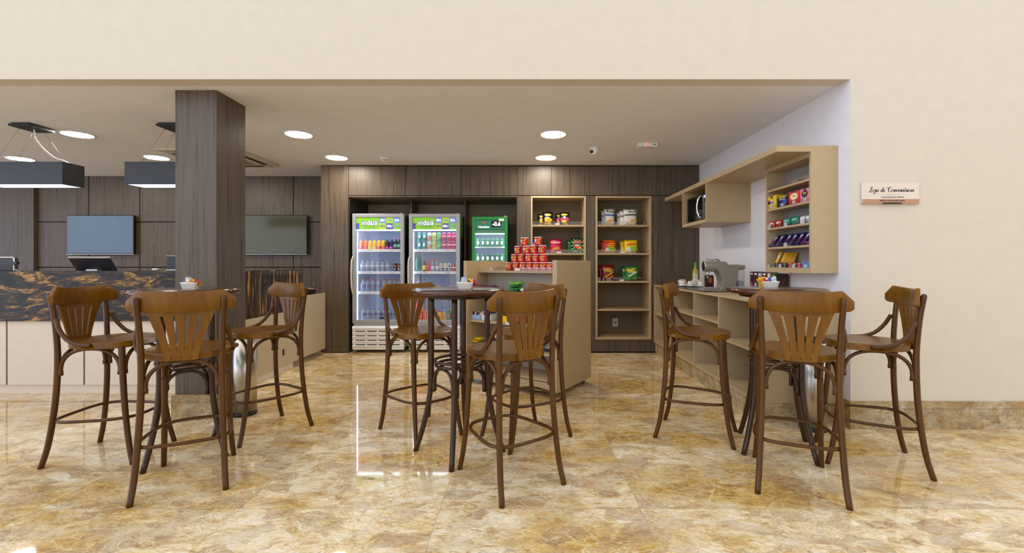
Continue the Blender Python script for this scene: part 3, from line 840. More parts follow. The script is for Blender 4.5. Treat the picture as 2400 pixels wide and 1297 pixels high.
# ------------------------------------------------------------------ bar stools
def make_stool():
    t = thing('bar_stool', 'stool', 'bar stool', (0, 0, 0), 0, 'wooden bistro bar stools')
    # seat
    bm = new()
    n = 40
    def outline(scale, inset=0.0):
        pts = []
        for k in range(n):
            a = 2 * PI * k / n
            c, s = math.cos(a), math.sin(a)
            x = 0.212 * math.copysign(abs(c) ** 0.78, c); y = 0.212 * math.copysign(abs(s) ** 0.80, s)
            x *= 1 - 0.14 * max(0, -y / 0.21) + 0.0 * y
            pts.append((x * scale, (y + 0.012) * scale))
        return pts
    prof = [(0.97, 0.7085), (0.992, 0.7095), (1.0, 0.714), (1.0, 0.714), (1.0, 0.7445), (1.0, 0.7445), (0.992, 0.749), (0.97, 0.750), (0.97, 0.750), (0.80, 0.7475), (0.50, 0.7455), (0.2, 0.7445)]
    rings = [[bm.verts.new((x, y, z)) for x, y in outline(s)] for s, z in prof]
    for A, B in zip(rings, rings[1:]):
        for k in range(n):
            f = bm.faces.new((A[k], A[(k + 1) % n], B[(k + 1) % n], B[k])); f.smooth = True
    bm.faces.new(rings[0][::-1]); bm.faces.new(rings[-1])
    obj('seat', bm, stool_wood, t)
    for s in (-1, 1):
        p = smoothed([(0.204 * s, -0.252, 0), (0.194 * s, -0.222, 0.12), (0.186 * s, -0.200, 0.28), (0.179 * s, -0.186, 0.45), (0.175 * s, -0.182, 0.62), (0.177 * s, -0.184, 0.76), (0.183 * s, -0.196, 0.92), (0.190 * s, -0.212, 1.040)], 5)
        r = [0.0150 + 0.0015 * math.sin(PI * min(1, q.z / 0.9)) for q in p]
        p += [Vector((0.1905 * s, -0.2130, 1.049)), Vector((0.1905 * s, -0.2135, 1.053))]; r += [0.011, 0.004]
        bm = new(); tube(bm, p, r, 12); obj('leg', bm, stool_dark, t)
        p = smoothed([(0.180 * s, 0.252, 0), (0.171 * s, 0.224, 0.12), (0.164 * s, 0.200, 0.28), (0.160 * s, 0.184, 0.45), (0.158 * s, 0.175, 0.62), (0.157 * s, 0.170, 0.717)], 5)
        bm = new(); tube(bm, p, [0.0145 + 0.003 * min(1, q.z / 0.6) for q in p], 12); obj('leg', bm, stool_dark, t)
    # footrest hoop
    pts = []
    for k in range(48):
        a = 2 * PI * k / 48
        c, s = math.cos(a), math.sin(a)
        y = 0.222 * math.copysign(abs(s) ** 0.56, s)
        x = (0.197 - 0.03 * (y / 0.22)) * math.copysign(abs(c) ** 0.56, c)
        pts.append((x, y, 0.275))
    bm = new(); tube(bm, pts, 0.0098, 10, closed=True); obj('footrest', bm, stool_dark, t)
    # bent arches below the seat
    rear, front = (0.176, -0.182), (0.159, 0.180)
    cor = [(-rear[0], rear[1]), (rear[0], rear[1]), (front[0], front[1]), (-front[0], front[1])]
    for i in range(4):
        A = Vector((*cor[i], 0)); B = Vector((*cor[(i + 1) % 4], 0))
        d = (B - A).normalized(); A2 = A + d * 0.018; B2 = B - d * 0.018
        pts = [A2 + Vector((0, 0, 0.548)), A2 + Vector((0, 0, 0.565))]
        for k in range(17):
            a = PI * k / 16
            f = 0.5 - 0.5 * math.copysign(abs(math.cos(a)) ** 0.85, math.cos(a))
            pts.append(A2.lerp(B2, f) + Vector((0, 0, 0.580 + 0.126 * math.sin(a) ** 0.9)))
        pts += [B2 + Vector((0, 0, 0.565)), B2 + Vector((0, 0, 0.548))]
        r = [0.0128, 0.0128] + [0.0105] * 17 + [0.0128, 0.0128]
        bm = new(); tube(bm, pts, r, 8); obj('arch_brace', bm, stool_dark, t)
    # side arms
    for s in (-1, 1):
        p = smoothed([(0.190 * s, -0.175, 0.895), (0.197 * s, -0.166, 0.872), (0.207 * s, -0.140, 0.822), (0.214 * s, -0.095, 0.772), (0.219 * s, -0.040, 0.745), (0.220 * s, 0.020, 0.738), (0.218 * s, 0.045, 0.738)], 5)
        r = [0.0122] * len(p); r[0] = 0.007; r[-1] = 0.007
        bm = new(); tube(bm, p, r, 10); obj('side_arm', bm, stool_dark, t)
    # top rail: curved slab with chamfered wings
    bm = new()
    xs_ = [-.238, -.236, -.231, -.224, -.208, -.185] + [-.185 + .370 * k / 16 for k in range(1, 16)] + [.185, .208, .224, .231, .236, .238]
    n = len(xs_) - 1; secs = []
    for x in xs_:
        y = -0.222 + 1.05 * x * x
        nx, ny = -2.1 * x, 1.0
        l = math.hypot(nx, ny); nx /= l; ny /= l
        ax = abs(x)
        zt = 1.075 + 0.010 * min(1, ax / 0.185) ** 2 - max(0, ax - 0.185) / 0.053 * 0.052
        zb = 0.967 + 0.014 * (ax / 0.238) ** 2 + max(0, ax - 0.224) / 0.014 * 0.010
        h = 0.0105; e = 0.005
        prof = [(-h, zb + e), (-h + e * .6, zb), (h - e * .6, zb), (h, zb + e), (h, zt - e), (h - e * .6, zt), (-h + e * .6, zt), (-h, zt - e)]
        secs.append([bm.verts.new((x + nx * o, y + ny * o, z)) for o, z in prof])
    for A, B in zip(secs, secs[1:]):
        for k in range(8):
            f = bm.faces.new((A[k], A[(k + 1) % 8], B[(k + 1) % 8], B[k])); f.smooth = k in (3, 7)
    bm.faces.new(secs[0]); bm.faces.new(secs[-1][::-1])
    bmesh.ops.recalc_face_normals(bm, faces=bm.faces)
    obj('top_rail', bm, stool_wood, t)
    # fan splat with four slots
    bm = new()
    fr = [0.0]
    for c in (0.2, 0.4, 0.6, 0.8): fr += [c - 0.024, c + 0.024]
    fr.append(1.0)
    zr = [0.712, 0.740, 0.765] + [0.765 + 0.185 * k / 8 for k in range(1, 9)] + [0.97, 0.995]
    def P(i, j, o):
        z = zr[j]; q = (z - 0.712) / 0.283
        half = 0.072 + 0.088 * q ** 1.35
        x = -half + 2 * half * fr[i]
        y = -0.207 - 0.012 * q + 0.9 * x * x * q + o
        return (x, y, z)
    ni, nj = len(fr) - 1, len(zr) - 1
    def solid(i, j): return 0 <= i < ni and 0 <= j < nj and not (i % 2 == 1 and 2 <= j < 10)
    V = {}
    def vv(i, j, s):
        if (i, j, s) not in V: V[i, j, s] = bm.verts.new(P(i, j, 0.005 * s))
        return V[i, j, s]
    for i in range(ni):
        for j in range(nj):
            if not solid(i, j): continue
            bm.faces.new((vv(i, j, -1), vv(i + 1, j, -1), vv(i + 1, j + 1, -1), vv(i, j + 1, -1)))
            bm.faces.new((vv(i, j + 1, 1), vv(i + 1, j + 1, 1), vv(i + 1, j, 1), vv(i, j, 1)))
            for (di, dj, a, b) in ((-1, 0, (i, j), (i, j + 1)), (1, 0, (i + 1, j), (i + 1, j + 1)), (0, -1, (i, j), (i + 1, j)), (0, 1, (i, j + 1), (i + 1, j + 1))):
                if not solid(i + di, j + dj): bm.faces.new((vv(*a, -1), vv(*b, -1), vv(*b, 1), vv(*a, 1)))
    bmesh.ops.recalc_face_normals(bm, faces=bm.faces)
    o = obj('back_splat', bm, stool_wood, t)
    bm = new()
    for x in (-0.045, 0.0, 0.045): lathe(bm, [(0.0, 0.004), (0.004, 0.002), (0.005, 0.0)], 10, M=Matrix.Translation((x, -0.2115, 0.728)) @ Matrix.Rotation(PI / 2, 4, 'X'))
    obj('screw_plug', bm, table_leg_wood, o)
    return t
stool = make_stool()
SG = 'wooden bistro bar stools'
spots = [(-2.652, 2.90, 4, 'brown bar stool at left end of left bar table, before granite counter'),
         (-1.908, 2.567, 116, 'nearest brown bar stool at left bar table, back to viewer'),
         (-1.912, 3.295, 237.5, 'brown bar stool right of the column, beside steel bin'),
         (-0.746, 3.278, -48, 'brown bar stool in front of the two white drinks coolers'),
         (-0.088, 2.573, 125.5, 'nearest brown bar stool at middle bar table, back to viewer'),
         (0.012, 3.198, 216.6, 'brown bar stool between middle bar table and beige rolling stand'),
         (1.246, 3.232, -27, 'brown bar stool left of right bar table, seen side on'),
         (1.534, 2.54, 67, 'nearest brown bar stool at right bar table, back to viewer'),
         (2.166, 2.817, 157.4, 'brown bar stool at far right in front of bare white wall')]
for i, (x, y, a, l) in enumerate(spots):
    rz = math.radians(a - 90)
    if i == 0:
        stool.location = (x, y, 0); stool.rotation_euler = (0, 0, rz); stool['label'] = l
    else: dup(stool, (x, y, 0), rz, l)

# ------------------------------------------------------------------ bar tables
def make_table():
    t = thing('bar_table', 'table', 'bar table', (0, 0, 0), 0, 'round wooden bar tables')
    R = 0.306
    bm = new(); lathe(bm, [(0, 1.030), (R - 0.03, 1.030), (R - 0.010, 1.033), (R - 0.002, 1.040), (R, 1.048), (R - 0.002, 1.056), (R - 0.008, 1.062), (R - 0.018, 1.065), (0, 1.065)], 64, cap=False)
    obj('tabletop', bm, table_wood, t)
    bm = new(); lathe(bm, [(0.215, 1.008), (0.222, 1.012), (0.222, 1.030), (0.19, 1.030), (0.19, 1.008), (0.215, 1.008)], 48, cap=False); obj('apron', bm, table_leg_wood, t)
    rad = lambda z: 0.183 + 0.105 * max(0, (0.50 - z) / 0.50) ** 1.7
    for k in range(4):
        a = k * PI / 2; c, s = math.cos(a), math.sin(a)
        p = [Vector((rad(z) * c, rad(z) * s, z)) for z in [i * 1.01 / 24 for i in range(25)]]
        bm = new(); tube(bm, p, [0.0165 + 0.0015 * min(1, q.z / 0.5) for q in p], 12); obj('leg', bm, table_leg_wood, t)
    for (z, r) in ((0.60, 0.158), (0.572, 0.150)):
        bm = new(); tube(bm, [(r * math.cos(2 * PI * k / 40), r * math.sin(2 * PI * k / 40), z) for k in range(40)], 0.010, 8, closed=True); obj('ring_brace', bm, table_leg_wood, t)
    for k in range(4):
        a = k * PI / 2
        A = Vector((0.178 * math.cos(a), 0.178 * math.sin(a), 0)); B = Vector((0.178 * math.cos(a + PI / 2), 0.178 * math.sin(a + PI / 2), 0))
        d = (B - A).normalized(); A2 = A + d * 0.020; B2 = B - d * 0.020
        pts = [A2 + Vector((0, 0, 0.395)), A2 + Vector((0, 0, 0.42))]
        for q in range(15):
            an = PI * q / 14
            f = 0.5 - 0.5 * math.copysign(abs(math.cos(an)) ** 0.8, math.cos(an))
            pts.append(A2.lerp(B2, f) + Vector((0, 0, 0.44 + 0.115 * math.sin(an) ** 0.9)))
        pts += [B2 + Vector((0, 0, 0.42)), B2 + Vector((0, 0, 0.395))]
        bm = new(); tube(bm, pts, [0.0125, 0.0125] + [0.0105] * 15 + [0.0125, 0.0125], 8); obj('arch_brace', bm, table_leg_wood, t)
    return t
tb = make_table()
TABLES = [(-2.18, 2.90, -9, 'left round dark bar table standing in front of the column'),
          (-0.42, 2.93, -1, 'middle round dark bar table before the snack stand'),
          (1.680, 2.985, 22, 'right round dark bar table beside the coffee counter')]
for i, (x, y, a, l) in enumerate(TABLES):
    if i == 0: tb.location = (x, y, 0); tb.rotation_euler = (0, 0, math.radians(a)); tb['label'] = l
    else: dup(tb, (x, y, 0), math.radians(a), l)

# dishes of sugar packets
TT = 1.065
def dish(x, y, w, rz, label):
    t = thing('ceramic_dish', label, 'dish', (x, y, TT), rz, 'white sugar dishes')
    bm = new()
    h = 0.043
    def ring(sx, sy, z):
        pts = []
        for k in range(32):
            a = 2 * PI * k / 32; c, s = math.cos(a), math.sin(a)
            pts.append(bm.verts.new((sx * math.copysign(abs(c) ** 0.35, c), sy * math.copysign(abs(s) ** 0.35, s), z)))
        return pts
    A = w / 2; B = A * 0.62
    R = [ring(A * .76, B * .72, 0.0), ring(A * .80, B * .76, 0.002), ring(A * .97, B * .96, h - 0.006), ring(A, B, h - 0.004), ring(A, B, h), ring(A * .94, B * .91, h), ring(A * .76, B * .72, 0.007)]
    for P_, Q in zip(R, R[1:]):
        for k in range(32):
            f = bm.faces.new((P_[k], P_[(k + 1) % 32], Q[(k + 1) % 32], Q[k])); f.smooth = True
    bm.faces.new(R[0][::-1]); bm.faces.new(R[-1])
    obj('bowl', bm, ceramic, t)
    return t
def packet(x, y, z, rz, lean, tilt, cols, label, w=0.034, h=0.068):
    """a flat paper sachet standing up: cols = main colour, band colour"""
    bm = new()
    def S_(u, v): return 0.0022 * max(0.0, math.sin(PI * min(1, max(0, (v + 0.006) / (h + 0.012))))) * max(0, math.cos(u / w * 2.6))
    nu, nv = 4, 5
    for sd in (1, -1):
        for i in range(nu):
            for j in range(nv):
                q = []
                for a, b in ((i, j), (i + 1, j), (i + 1, j + 1), (i, j + 1)):
                    u = -w / 2 + w * a / nu; v = h * b / nv
                    q.append(bm.verts.new((u, sd * S_(u, v), v)))
                f = bm.faces.new(q if sd < 0 else q[::-1]); f.material_index = 1 if j == 3 else 0
    bmesh.ops.remove_doubles(bm, verts=bm.verts, dist=1e-5)
    o = obj('sugar_packet', bm, cols, loc=(x, y, z))
    o.rotation_euler = (Matrix.Rotation(rz, 4, 'Z') @ Matrix.Rotation(tilt, 4, 'Y') @ Matrix.Rotation(lean, 4, 'X')).to_euler()
    return tag(o, label, 'sachet', 'sugar packets in dishes')
P_blue = mat('sachet_blue', (178, 200, 230), 0.5); P_tan = mat('sachet_tan', (222, 164, 78), 0.5); P_cream = mat('sachet_cream', (240, 222, 190), 0.5)
P_red = mat('sachet_red', (196, 24, 52), 0.45); P_dark = mat('sachet_dark', (84, 30, 34), 0.45); P_yel = mat('sachet_yellow', (238, 186, 34), 0.5)
P_olive = mat('sachet_olive', (176, 140, 56), 0.5); P_or = mat('sachet_orange', (226, 64, 34), 0.5); P_navy = mat('sachet_navy', (52, 84, 160), 0.5); P_wh = mat('sachet_white', (232, 234, 240), 0.5)
def dish_set(x, y, w, rz, label, packs, where):
    dish(x, y, w, rz, label)
    for k, (u, v, lean, tilt, cols, nm) in enumerate(packs):
        u *= w / 0.135; v *= w / 0.135
        px_ = x + u * math.cos(rz) - v * math.sin(rz); py_ = y + u * math.sin(rz) + v * math.cos(rz)
        packet(px_, py_, TT + 0.0095, rz, lean, tilt, cols, nm + ' ' + where)
dish_set(-2.105, 2.835, 0.106, 0.05, 'white dish of mixed sugar packets on left bar table',
  [(-0.030, 0.012, 0.15, 0.12, [P_blue, P_wh], 'pale blue sugar packet at left'), (-0.026, 0.0, 0.2, 0.62, [P_tan, P_cream], 'tan sugar packet sticking up left'), (-0.008, -0.004, 0.25, 0.5, [P_tan, P_olive], 'small tan sugar packet second from left'),
   (0.0, 0.005, 0.3, 0.9, [P_dark, P_tan], 'dark sugar packet lying low'), (0.010, -0.006, 0.2, 0.80, [P_red, P_dark], 'crimson sugar packet leaning right'), (0.020, 0.012, 0.25, 0.95, [P_olive, P_yel], 'olive sugar packet at right end')],
  'in dish on left table')
dish_set(-0.372, 2.875, 0.108, -0.02, 'white dish of mixed sugar packets on middle bar table',
  [(-0.026, 0.006, 0.2, 0.2, [P_blue, P_blue], 'blue sugar packet at left'), (-0.012, 0.0, 0.2, 0.75, [P_tan, P_cream], 'tan sugar packet sticking up'), (0.0, -0.005, 0.25, 0.65, [P_yel, P_dark], 'yellow sugar packet at centre'),
   (0.008, 0.005, 0.2, 0.85, [P_wh, P_red], 'white and red sugar packet'), (0.020, -0.004, 0.2, 0.9, [P_red, P_dark], 'deep red sugar packet leaning right')],
  'in dish on middle table')
dish_set(1.668, 3.035, 0.112, -0.05, 'white dish crammed with sugar packets on right bar table',
  [(-0.050, 0.004, 0.15, -0.60, [P_yel, P_yel], 'yellow sugar packet leaning far left'), (-0.042, -0.004, 0.2, -0.55, [P_yel, P_olive], 'yellow sugar packet second from left'), (-0.034, 0.004, 0.2, -0.52, [P_tan, P_cream], 'tan sugar packet behind the yellow ones'), (-0.026, -0.002, 0.2, -0.50, [P_cream, P_tan], 'cream sugar packet left of the reds'),
   (-0.018, 0.004, 0.15, -0.48, [P_red, P_or], 'red sugar packet left of centre'), (-0.010, -0.003, 0.2, -0.46, [P_or, P_red], 'orange red sugar packet at centre'), (-0.002, 0.004, 0.15, -0.44, [P_red, P_red], 'second red sugar packet at centre'), (0.006, -0.003, 0.2, -0.42, [P_wh, P_red], 'white sugar packet right of centre'),
   (0.014, 0.004, 0.15, -0.40, [P_navy, P_wh], 'navy sugar packet at right'), (0.022, -0.003, 0.2, -0.38, [P_navy, P_navy], 'second navy sugar packet at right'), (0.030, 0.004, 0.2, -0.34, [P_blue, P_wh], 'pale blue sugar packet near right end'), (0.040, -0.002, 0.25, -0.28, [P_wh, P_blue], 'white and blue sugar packet at right end')],
  'in dish on right table')

# ------------------------------------------------------------------ steel bins
def bin_(x, y, label):
    t = thing('waste_bin', label, 'bin', (x, y, 0), 0, 'round steel waste bins')
    bm = new(); lathe(bm, [(0.0, 0.0), (0.094, 0.0), (0.094, 0.022), (0.0, 0.022)], 40, cap=False); obj('base_ring', bm, black, t)
    bm = new(); lathe(bm, [(0.0, 0.022), (0.092, 0.022), (0.092, 0.655), (0.088, 0.655), (0.088, 0.60), (0.0, 0.60)], 48, cap=False); obj('body', bm, steel, t)
    bm = new(); lathe(bm, [(0.088, 0.655), (0.095, 0.655), (0.095, 0.672), (0.070, 0.678), (0.070, 0.655), (0.088, 0.655)], 40, cap=False); obj('rim', bm, black, t)
bin_(-2.285, 3.665, 'round stainless steel bin standing at the column foot')
bin_(2.155, 3.335, 'round stainless steel bin at end of the coffee counter')
# ------------------------------------------------------------------ rolling snack stand
KA = math.radians(-33.9)
KX, KY = 0.036, 4.6475
kc, ks = math.cos(KA), math.sin(KA)
def kw(lx, ly): return (KX + lx * kc - ly * ks, KY + lx * ks + ly * kc)
def klx(pxl, ly):
    k = pxl - CX; a = KX - ly * ks; b = KY + ly * kc
    return (k * b - F * a) / (F * kc - k * ks)
t = thing('snack_stand', 'beige double-sided snack stand on castors in the middle of shop', 'display stand', (KX, KY, 0), KA)
W2, D2, Z0, Z1 = 0.5575, 0.356, 0.055, 1.262
for s in (-1, 1):
    bm = new(); box(bm, min(s * W2, s * (W2 - 0.045)), max(s * W2, s * (W2 - 0.045)), -D2, D2, Z0, Z1); obj('side_panel', bm, beige, t, bevel=0.0015)
iw = W2 - 0.045
bm = new(); box(bm, -iw, iw, -0.01, 0.01, 0.16, 1.138); obj('centre_panel', bm, mat('stand_back', (172, 162, 148), 0.5), t)
bm = new(); box(bm, -iw, iw, -0.165, 0.165, 1.138, 1.160); obj('top_shelf', bm, beige, t)
bm = new(); box(bm, -iw, iw, -D2, D2, Z0, 0.082); box(bm, -iw, iw, -D2, -D2 + 0.02, 0.082, 0.135); box(bm, -iw, iw, D2 - 0.02, D2, 0.082, 0.135); box(bm, -iw, iw, -D2 + 0.02, D2 - 0.02, 0.14, 0.16); obj('base_board', bm, beige, t)
KSH = [0.945, 0.650, 0.400]
KD = [-0.27, -0.31, -0.335]
for z, d in zip(KSH, KD):
    bm = new(); box(bm, -iw, iw, d, -0.01, z - 0.022, z); obj('shelf', bm, beige, t)
    bm = new(); box(bm, -iw, iw, 0.01, -d, z - 0.022, z); obj('shelf', bm, beige, t)
bm = new(); box(bm, -iw, iw, -0.162, -0.159, 1.160, 1.195); obj('acrylic_lip', bm, clear_glass, t)
for sx in (-1, 1):
    for sy in (-1, 1):
        bm = new()
        M = Matrix.Translation((sx * (W2 - 0.06), sy * (D2 - 0.05), 0.025)) @ Matrix.Rotation(PI / 2, 4, 'Y')
        lathe(bm, [(0.0, -0.012), (0.021, -0.012), (0.025, -0.008), (0.025, 0.008), (0.021, 0.012), (0.0, 0.012)], 20, M=M)
        o = obj('castor', bm, grey_plastic, t)
        bm = new(); x, y = sx * (W2 - 0.06), sy * (D2 - 0.05)
        box(bm, x - 0.018, x - 0.014, y - 0.014, y + 0.014, 0.02, 0.054); box(bm, x + 0.014, x + 0.018, y - 0.014, y + 0.014, 0.02, 0.054); box(bm, x - 0.02, x + 0.02, y - 0.02, y + 0.02, 0.050, 0.055)
        obj('fork', bm, silver, o)

# red chip cans in a pyramid
can_red = mat('can_red', (196, 24, 28), 0.3); can_yel = mat('can_yellow', (240, 196, 40), 0.4); chip_or = mat('chip_orange', (236, 148, 60), 0.5)
def make_can():
    t = thing('chip_can', 'can', 'chip can', (0, 0, 0), 0, 'red chip cans in a pyramid')
    r, h = 0.0375, 0.084
    bm = new(); lathe(bm, [(0.0, 0.0), (r - 0.001, 0.0), (r, 0.002), (r, h - 0.006), (0.0, h - 0.006)], 32, cap=False); obj('tube_body', bm, can_red, t)
    bm = new(); lathe(bm, [(r, h - 0.008), (r + 0.0016, h - 0.007), (r + 0.0016, h - 0.001), (r, h), (r - 0.004, h - 0.0015), (0.0, h - 0.0015)], 32, cap=False); obj('lid', bm, white_plastic, t)
    bm = new()
    fn = on_can(r + 0.0006, 0.058, 0.20, 0.15)
    add_text(bm, 'Pringles', 0.0165, fn, 0.0006, 0.2)
    obj('brand_lettering', bm, can_yel, t)
    bm = new()
    for (u, v, a, b) in ((0.006, 0.036, 0.012, 0.009), (0.014, 0.022, 0.010, 0.007), (-0.002, 0.026, 0.008, 0.006)):
        f0 = on_can(r + 0.0006, 0, 0, 0)
        disc(bm, lambda p, q, u=u, v=v: f0(u + p, v + q), a, b, 14)
    obj('chip_picture', bm, chip_or, t)
    bm = new(); f0 = on_can(r + 0.0006, 0, 0, -0.75); disc(bm, lambda p, q: f0(p, q + 0.050), 0.011, 0.015, 18); add_text(bm, 'Original', 0.008, on_can(r + 0.0006, 0.022, 0, -0.7))
    obj('pale_badge', bm, paper_white, t)
    return t
can0 = make_can()
ly = -0.085
rows = [(1.160, [1194.6, 1210.7, 1226.7, 1243.0, 1258.4, 1274.5, 1290.5], 'bottom row'), (1.244, [1207.0, 1223.2, 1240.6, 1257.0, 1274.0], 'second row up'), (1.328, [1214.6, 1234.5, 1252.8, 1271.0], 'third row up'), (1.412, [1229.0, 1261.0], 'top row')]
first = True
for z, xs, rn in rows:
    last = -9
    for k, x in enumerate(xs):
        lx = klx(x, ly)
        lx = max(lx, last + 0.0795); last = lx
        X, Y = kw(lx, ly)
        l = 'red chip can, %s from left in %s of the pyramid' % (ORD[k], rn)
        rz = KA + random.uniform(-0.35, 0.25) + 0.3
        if first: can0.location = (X, Y, z); can0.rotation_euler = (0, 0, rz); can0['label'] = l; first = False
        else: dup(can0, (X, Y, z), rz, l)
def tagcard(name, loc, rz, w, h, label, txt='R$ 6,00', tilt=-0.25):
    t = thing(name, label, 'price tag', loc, rz, 'price tags')
    bm = new(); box(bm, -w / 2, w / 2, -0.001, 0.001, 0, h); bmesh.ops.transform(bm, matrix=Matrix.Rotation(tilt, 4, 'X'), verts=bm.verts)
    obj('card', bm, paper_white, t)
    bm = new(); add_text(bm, txt, h * 0.55, on_front(0, -0.0016, h * 0.5)); bmesh.ops.transform(bm, matrix=Matrix.Rotation(tilt, 4, 'X'), verts=bm.verts)
    obj('lettering', bm, ink_grey, t)
X, Y = kw(klx(1212, -0.17), -0.168); tagcard('price_tag', (X, Y, 1.161), KA, 0.065, 0.026, 'white price tag in front of the red can pyramid', 'R$ 12,00')
X, Y = kw(klx(1162, -0.17), -0.15)
bm = new(); box(bm, -0.075, 0.075, -0.05, 0.0, 0, 0.035, bev=0.003)
o = obj('acrylic_tray', bm, clear_glass, loc=(X, Y, 1.160), rot=(0, 0, KA)); tag(o, 'empty clear plastic tray left of the red can pyramid', 'tray')

# soft packs: pillow shaped bags
def pillow(bm, w, h, th, n=7, mi=0, M=None, crimp=0.0):
    b2 = bmesh.new()
    for sd in (1, -1):
        g = {}
        for i in range(n + 1):
            for j in range(n + 1):
                a = i / n * 2 - 1; b = j / n * 2 - 1
                bulge = max(0, 1 - a * a) ** 0.6 * max(0, 1 - abs(min(1, abs(b) / 0.86)) ** 2.6) ** 0.6
                if crimp: bulge = (max(0, 1 - a ** 6) * max(0, 1 - (min(1, abs(b) / .8)) ** 4)) ** 0.5
                wv = (0.03 + .25 * crimp) * math.sin(a * 9 + b * 3) * (b * b)
                x = a * w / 2 * (1 - 0.06 * (1 - b * b)); z = (b + 1) * h / 2 + 0.01 * h * math.sin(a * 5) * b * b
                g[i, j] = b2.verts.new((x, sd * th / 2 * (bulge + wv * sd), z))
        for i in range(n):
            for j in range(n):
                q = [g[i, j], g[i + 1, j], g[i + 1, j + 1], g[i, j + 1]]
                f = b2.faces.new(q if sd < 0 else q[::-1]); f.smooth = True
    bmesh.ops.remove_doubles(b2, verts=b2.verts, dist=1e-5)
    merge(bm, b2, mi, M)
def front_of(w, h, th, off=0.0022):
    def f(u, v):
        a = max(-1, min(1, u / (w / 2))); b = max(-1, min(1, v / (h / 2) - 1))
        bulge = max(0, 1 - a * a) ** 0.6 * max(0, 1 - abs(min(1, abs(b) / 0.86)) ** 2.6) ** 0.6
        return (u, -th / 2 * bulge - off, v)
    return f
def blob(bm, fn, cx, cz, rx, rz, ang=0.0, n=18, mi=0, wob=0.0):
    c, s = math.cos(ang), math.sin(ang); pts = []
    for k in range(n):
        a = 2 * PI * k / n; q = 1 + wob * math.sin(a * 5 + 1)
        u, v = rx * q * math.cos(a), rz * q * math.sin(a)
        pts.append(bm.verts.new(fn(cx + u * c - v * s, cz + u * s + v * c)))
    ce = bm.verts.new(fn(cx, cz))
    for k in range(n):
        f = bm.faces.new((ce, pts[k], pts[(k + 1) % n])); f.material_index = mi; f.smooth = True
def band(bm, fn, w, h, z0, z1, slope=0.0, mi=0, k=10):
    for i in range(k):
        a = -w / 2 * .92 + w * .92 * i / k; b = -w / 2 * .92 + w * .92 * (i + 1) / k
        f = bm.faces.new([bm.verts.new(fn(*p)) for p in ((a, z0 + slope * a), (b, z0 + slope * b), (b, z1 + slope * b), (a, z1 + slope * a))]); f.material_index = mi; f.smooth = True
def chip_bag(name, x, y, z, w, h, rz, lean, base, decor, label, group, th=0.055):
    t = thing(name, label, 'snack bag', (x, y, z), rz, group)
    M = Matrix.Rotation(lean, 4, 'X')
    bm = new(); pillow(bm, w, h, th); bmesh.ops.transform(bm, matrix=M, verts=bm.verts); obj('bag', bm, base, t)
    fn = front_of(w, h, th)
    for nm, m, fun in decor:
        bm = new(); fun(bm, fn, w, h); bmesh.ops.transform(bm, matrix=M, verts=bm.verts); obj(nm, bm, m, t)
    return t
Mb = lambda n, c, r=0.28: mat(n, c, r)
BK = Mb('bag_black', (24, 22, 22)); YE = Mb('bag_yellow', (238, 200, 24)); PK = Mb('bag_pink', (214, 60, 120)); RD = Mb('bag_red', (206, 30, 36)); GN = Mb('bag_green', (44, 140, 54)); LG = Mb('bag_lime', (126, 200, 46))
NV = Mb('bag_navy', (30, 38, 74)); WH = Mb('bag_white', (222, 222, 220)); BL = Mb('bag_blue', (36, 84, 170)); MR = Mb('bag_maroon', (130, 26, 30)); ORG = Mb('bag_orange', (232, 130, 30)); DG = Mb('bag_darkgreen', (20, 96, 48)); MG = Mb('bag_magenta', (168, 14, 92)); OLV = Mb('bag_olive', (70, 84, 44)); PUR = Mb('bag_purple', (88, 28, 92)); BRN = Mb('choc_brown', (92, 48, 30)); SIL = Mb('foil_silver', (206, 206, 208), 0.22)
def words(body, size, cu, cv, ang=0.0, bold=0.0012, shear=0.0):
    def f(bm, fn, w, h):
        c, s = math.cos(ang), math.sin(ang)
        add_text(bm, body, size, lambda u, v: fn(cu * w + u * c - v * s, cv * h + u * s + v * c), bold, shear)
    return f
def rays(n, r0, r1, cu, cv):
    def f(bm, fn, w, h):
        for k in range(n):
            a = 2 * PI * k / n
            for (ra, rb, ) in ((r0, r1),):
                p = []
                st = 5
                for q in range(st):
                    r_a = ra + (rb - ra) * q / st; r_b = ra + (rb - ra) * (q + 1) / st
                    pts = []
                    for rr, sg_ in ((r_a, -1), (r_b, -1), (r_b, 1), (r_a, 1)):
                        u = cu * w + w * rr * math.cos(a + sg_ * 0.16 * rr / rb); v = cv * h + h * rr * math.sin(a + sg_ * 0.16 * rr / rb)
                        pts.append((max(-w * .46, min(w * .46, u)), max(h * .03, min(h * .97, v))))
                    try:
                        g = bm.faces.new([bm.verts.new(fn(*q_)) for q_ in pts]); g.smooth = True
                    except ValueError: pass
    return f
def bl(cu, cv, rx, rz, ang=0.0, wob=0.12): return lambda bm, fn, w, h: blob(bm, lambda u, v: fn(u, v), cu * w, cv * h, rx * w, rz * h, ang, 18, 0, wob)
def many(*fs):
    def f(bm, fn, w, h):
        for q in fs: q(bm, fn, w, h)
    return f
def bnd(z0, z1, slope=0.0): return lambda bm, fn, w, h: band(bm, fn, w, h, z0 * h, z1 * h, slope)
Fo = lambda off: None
YS = YB + 0.10
G1 = 'snack bags on the wall shelves'
def lift(fun, k):   # sit a little higher than the layer below
    return lambda bm, fn, w, h: fun(bm, lambda u, v: (fn(u, v)[0], fn(u, v)[1] - 0.0008 * k, fn(u, v)[2]), w, h)
def at(x, Y): return X_(x, Y)
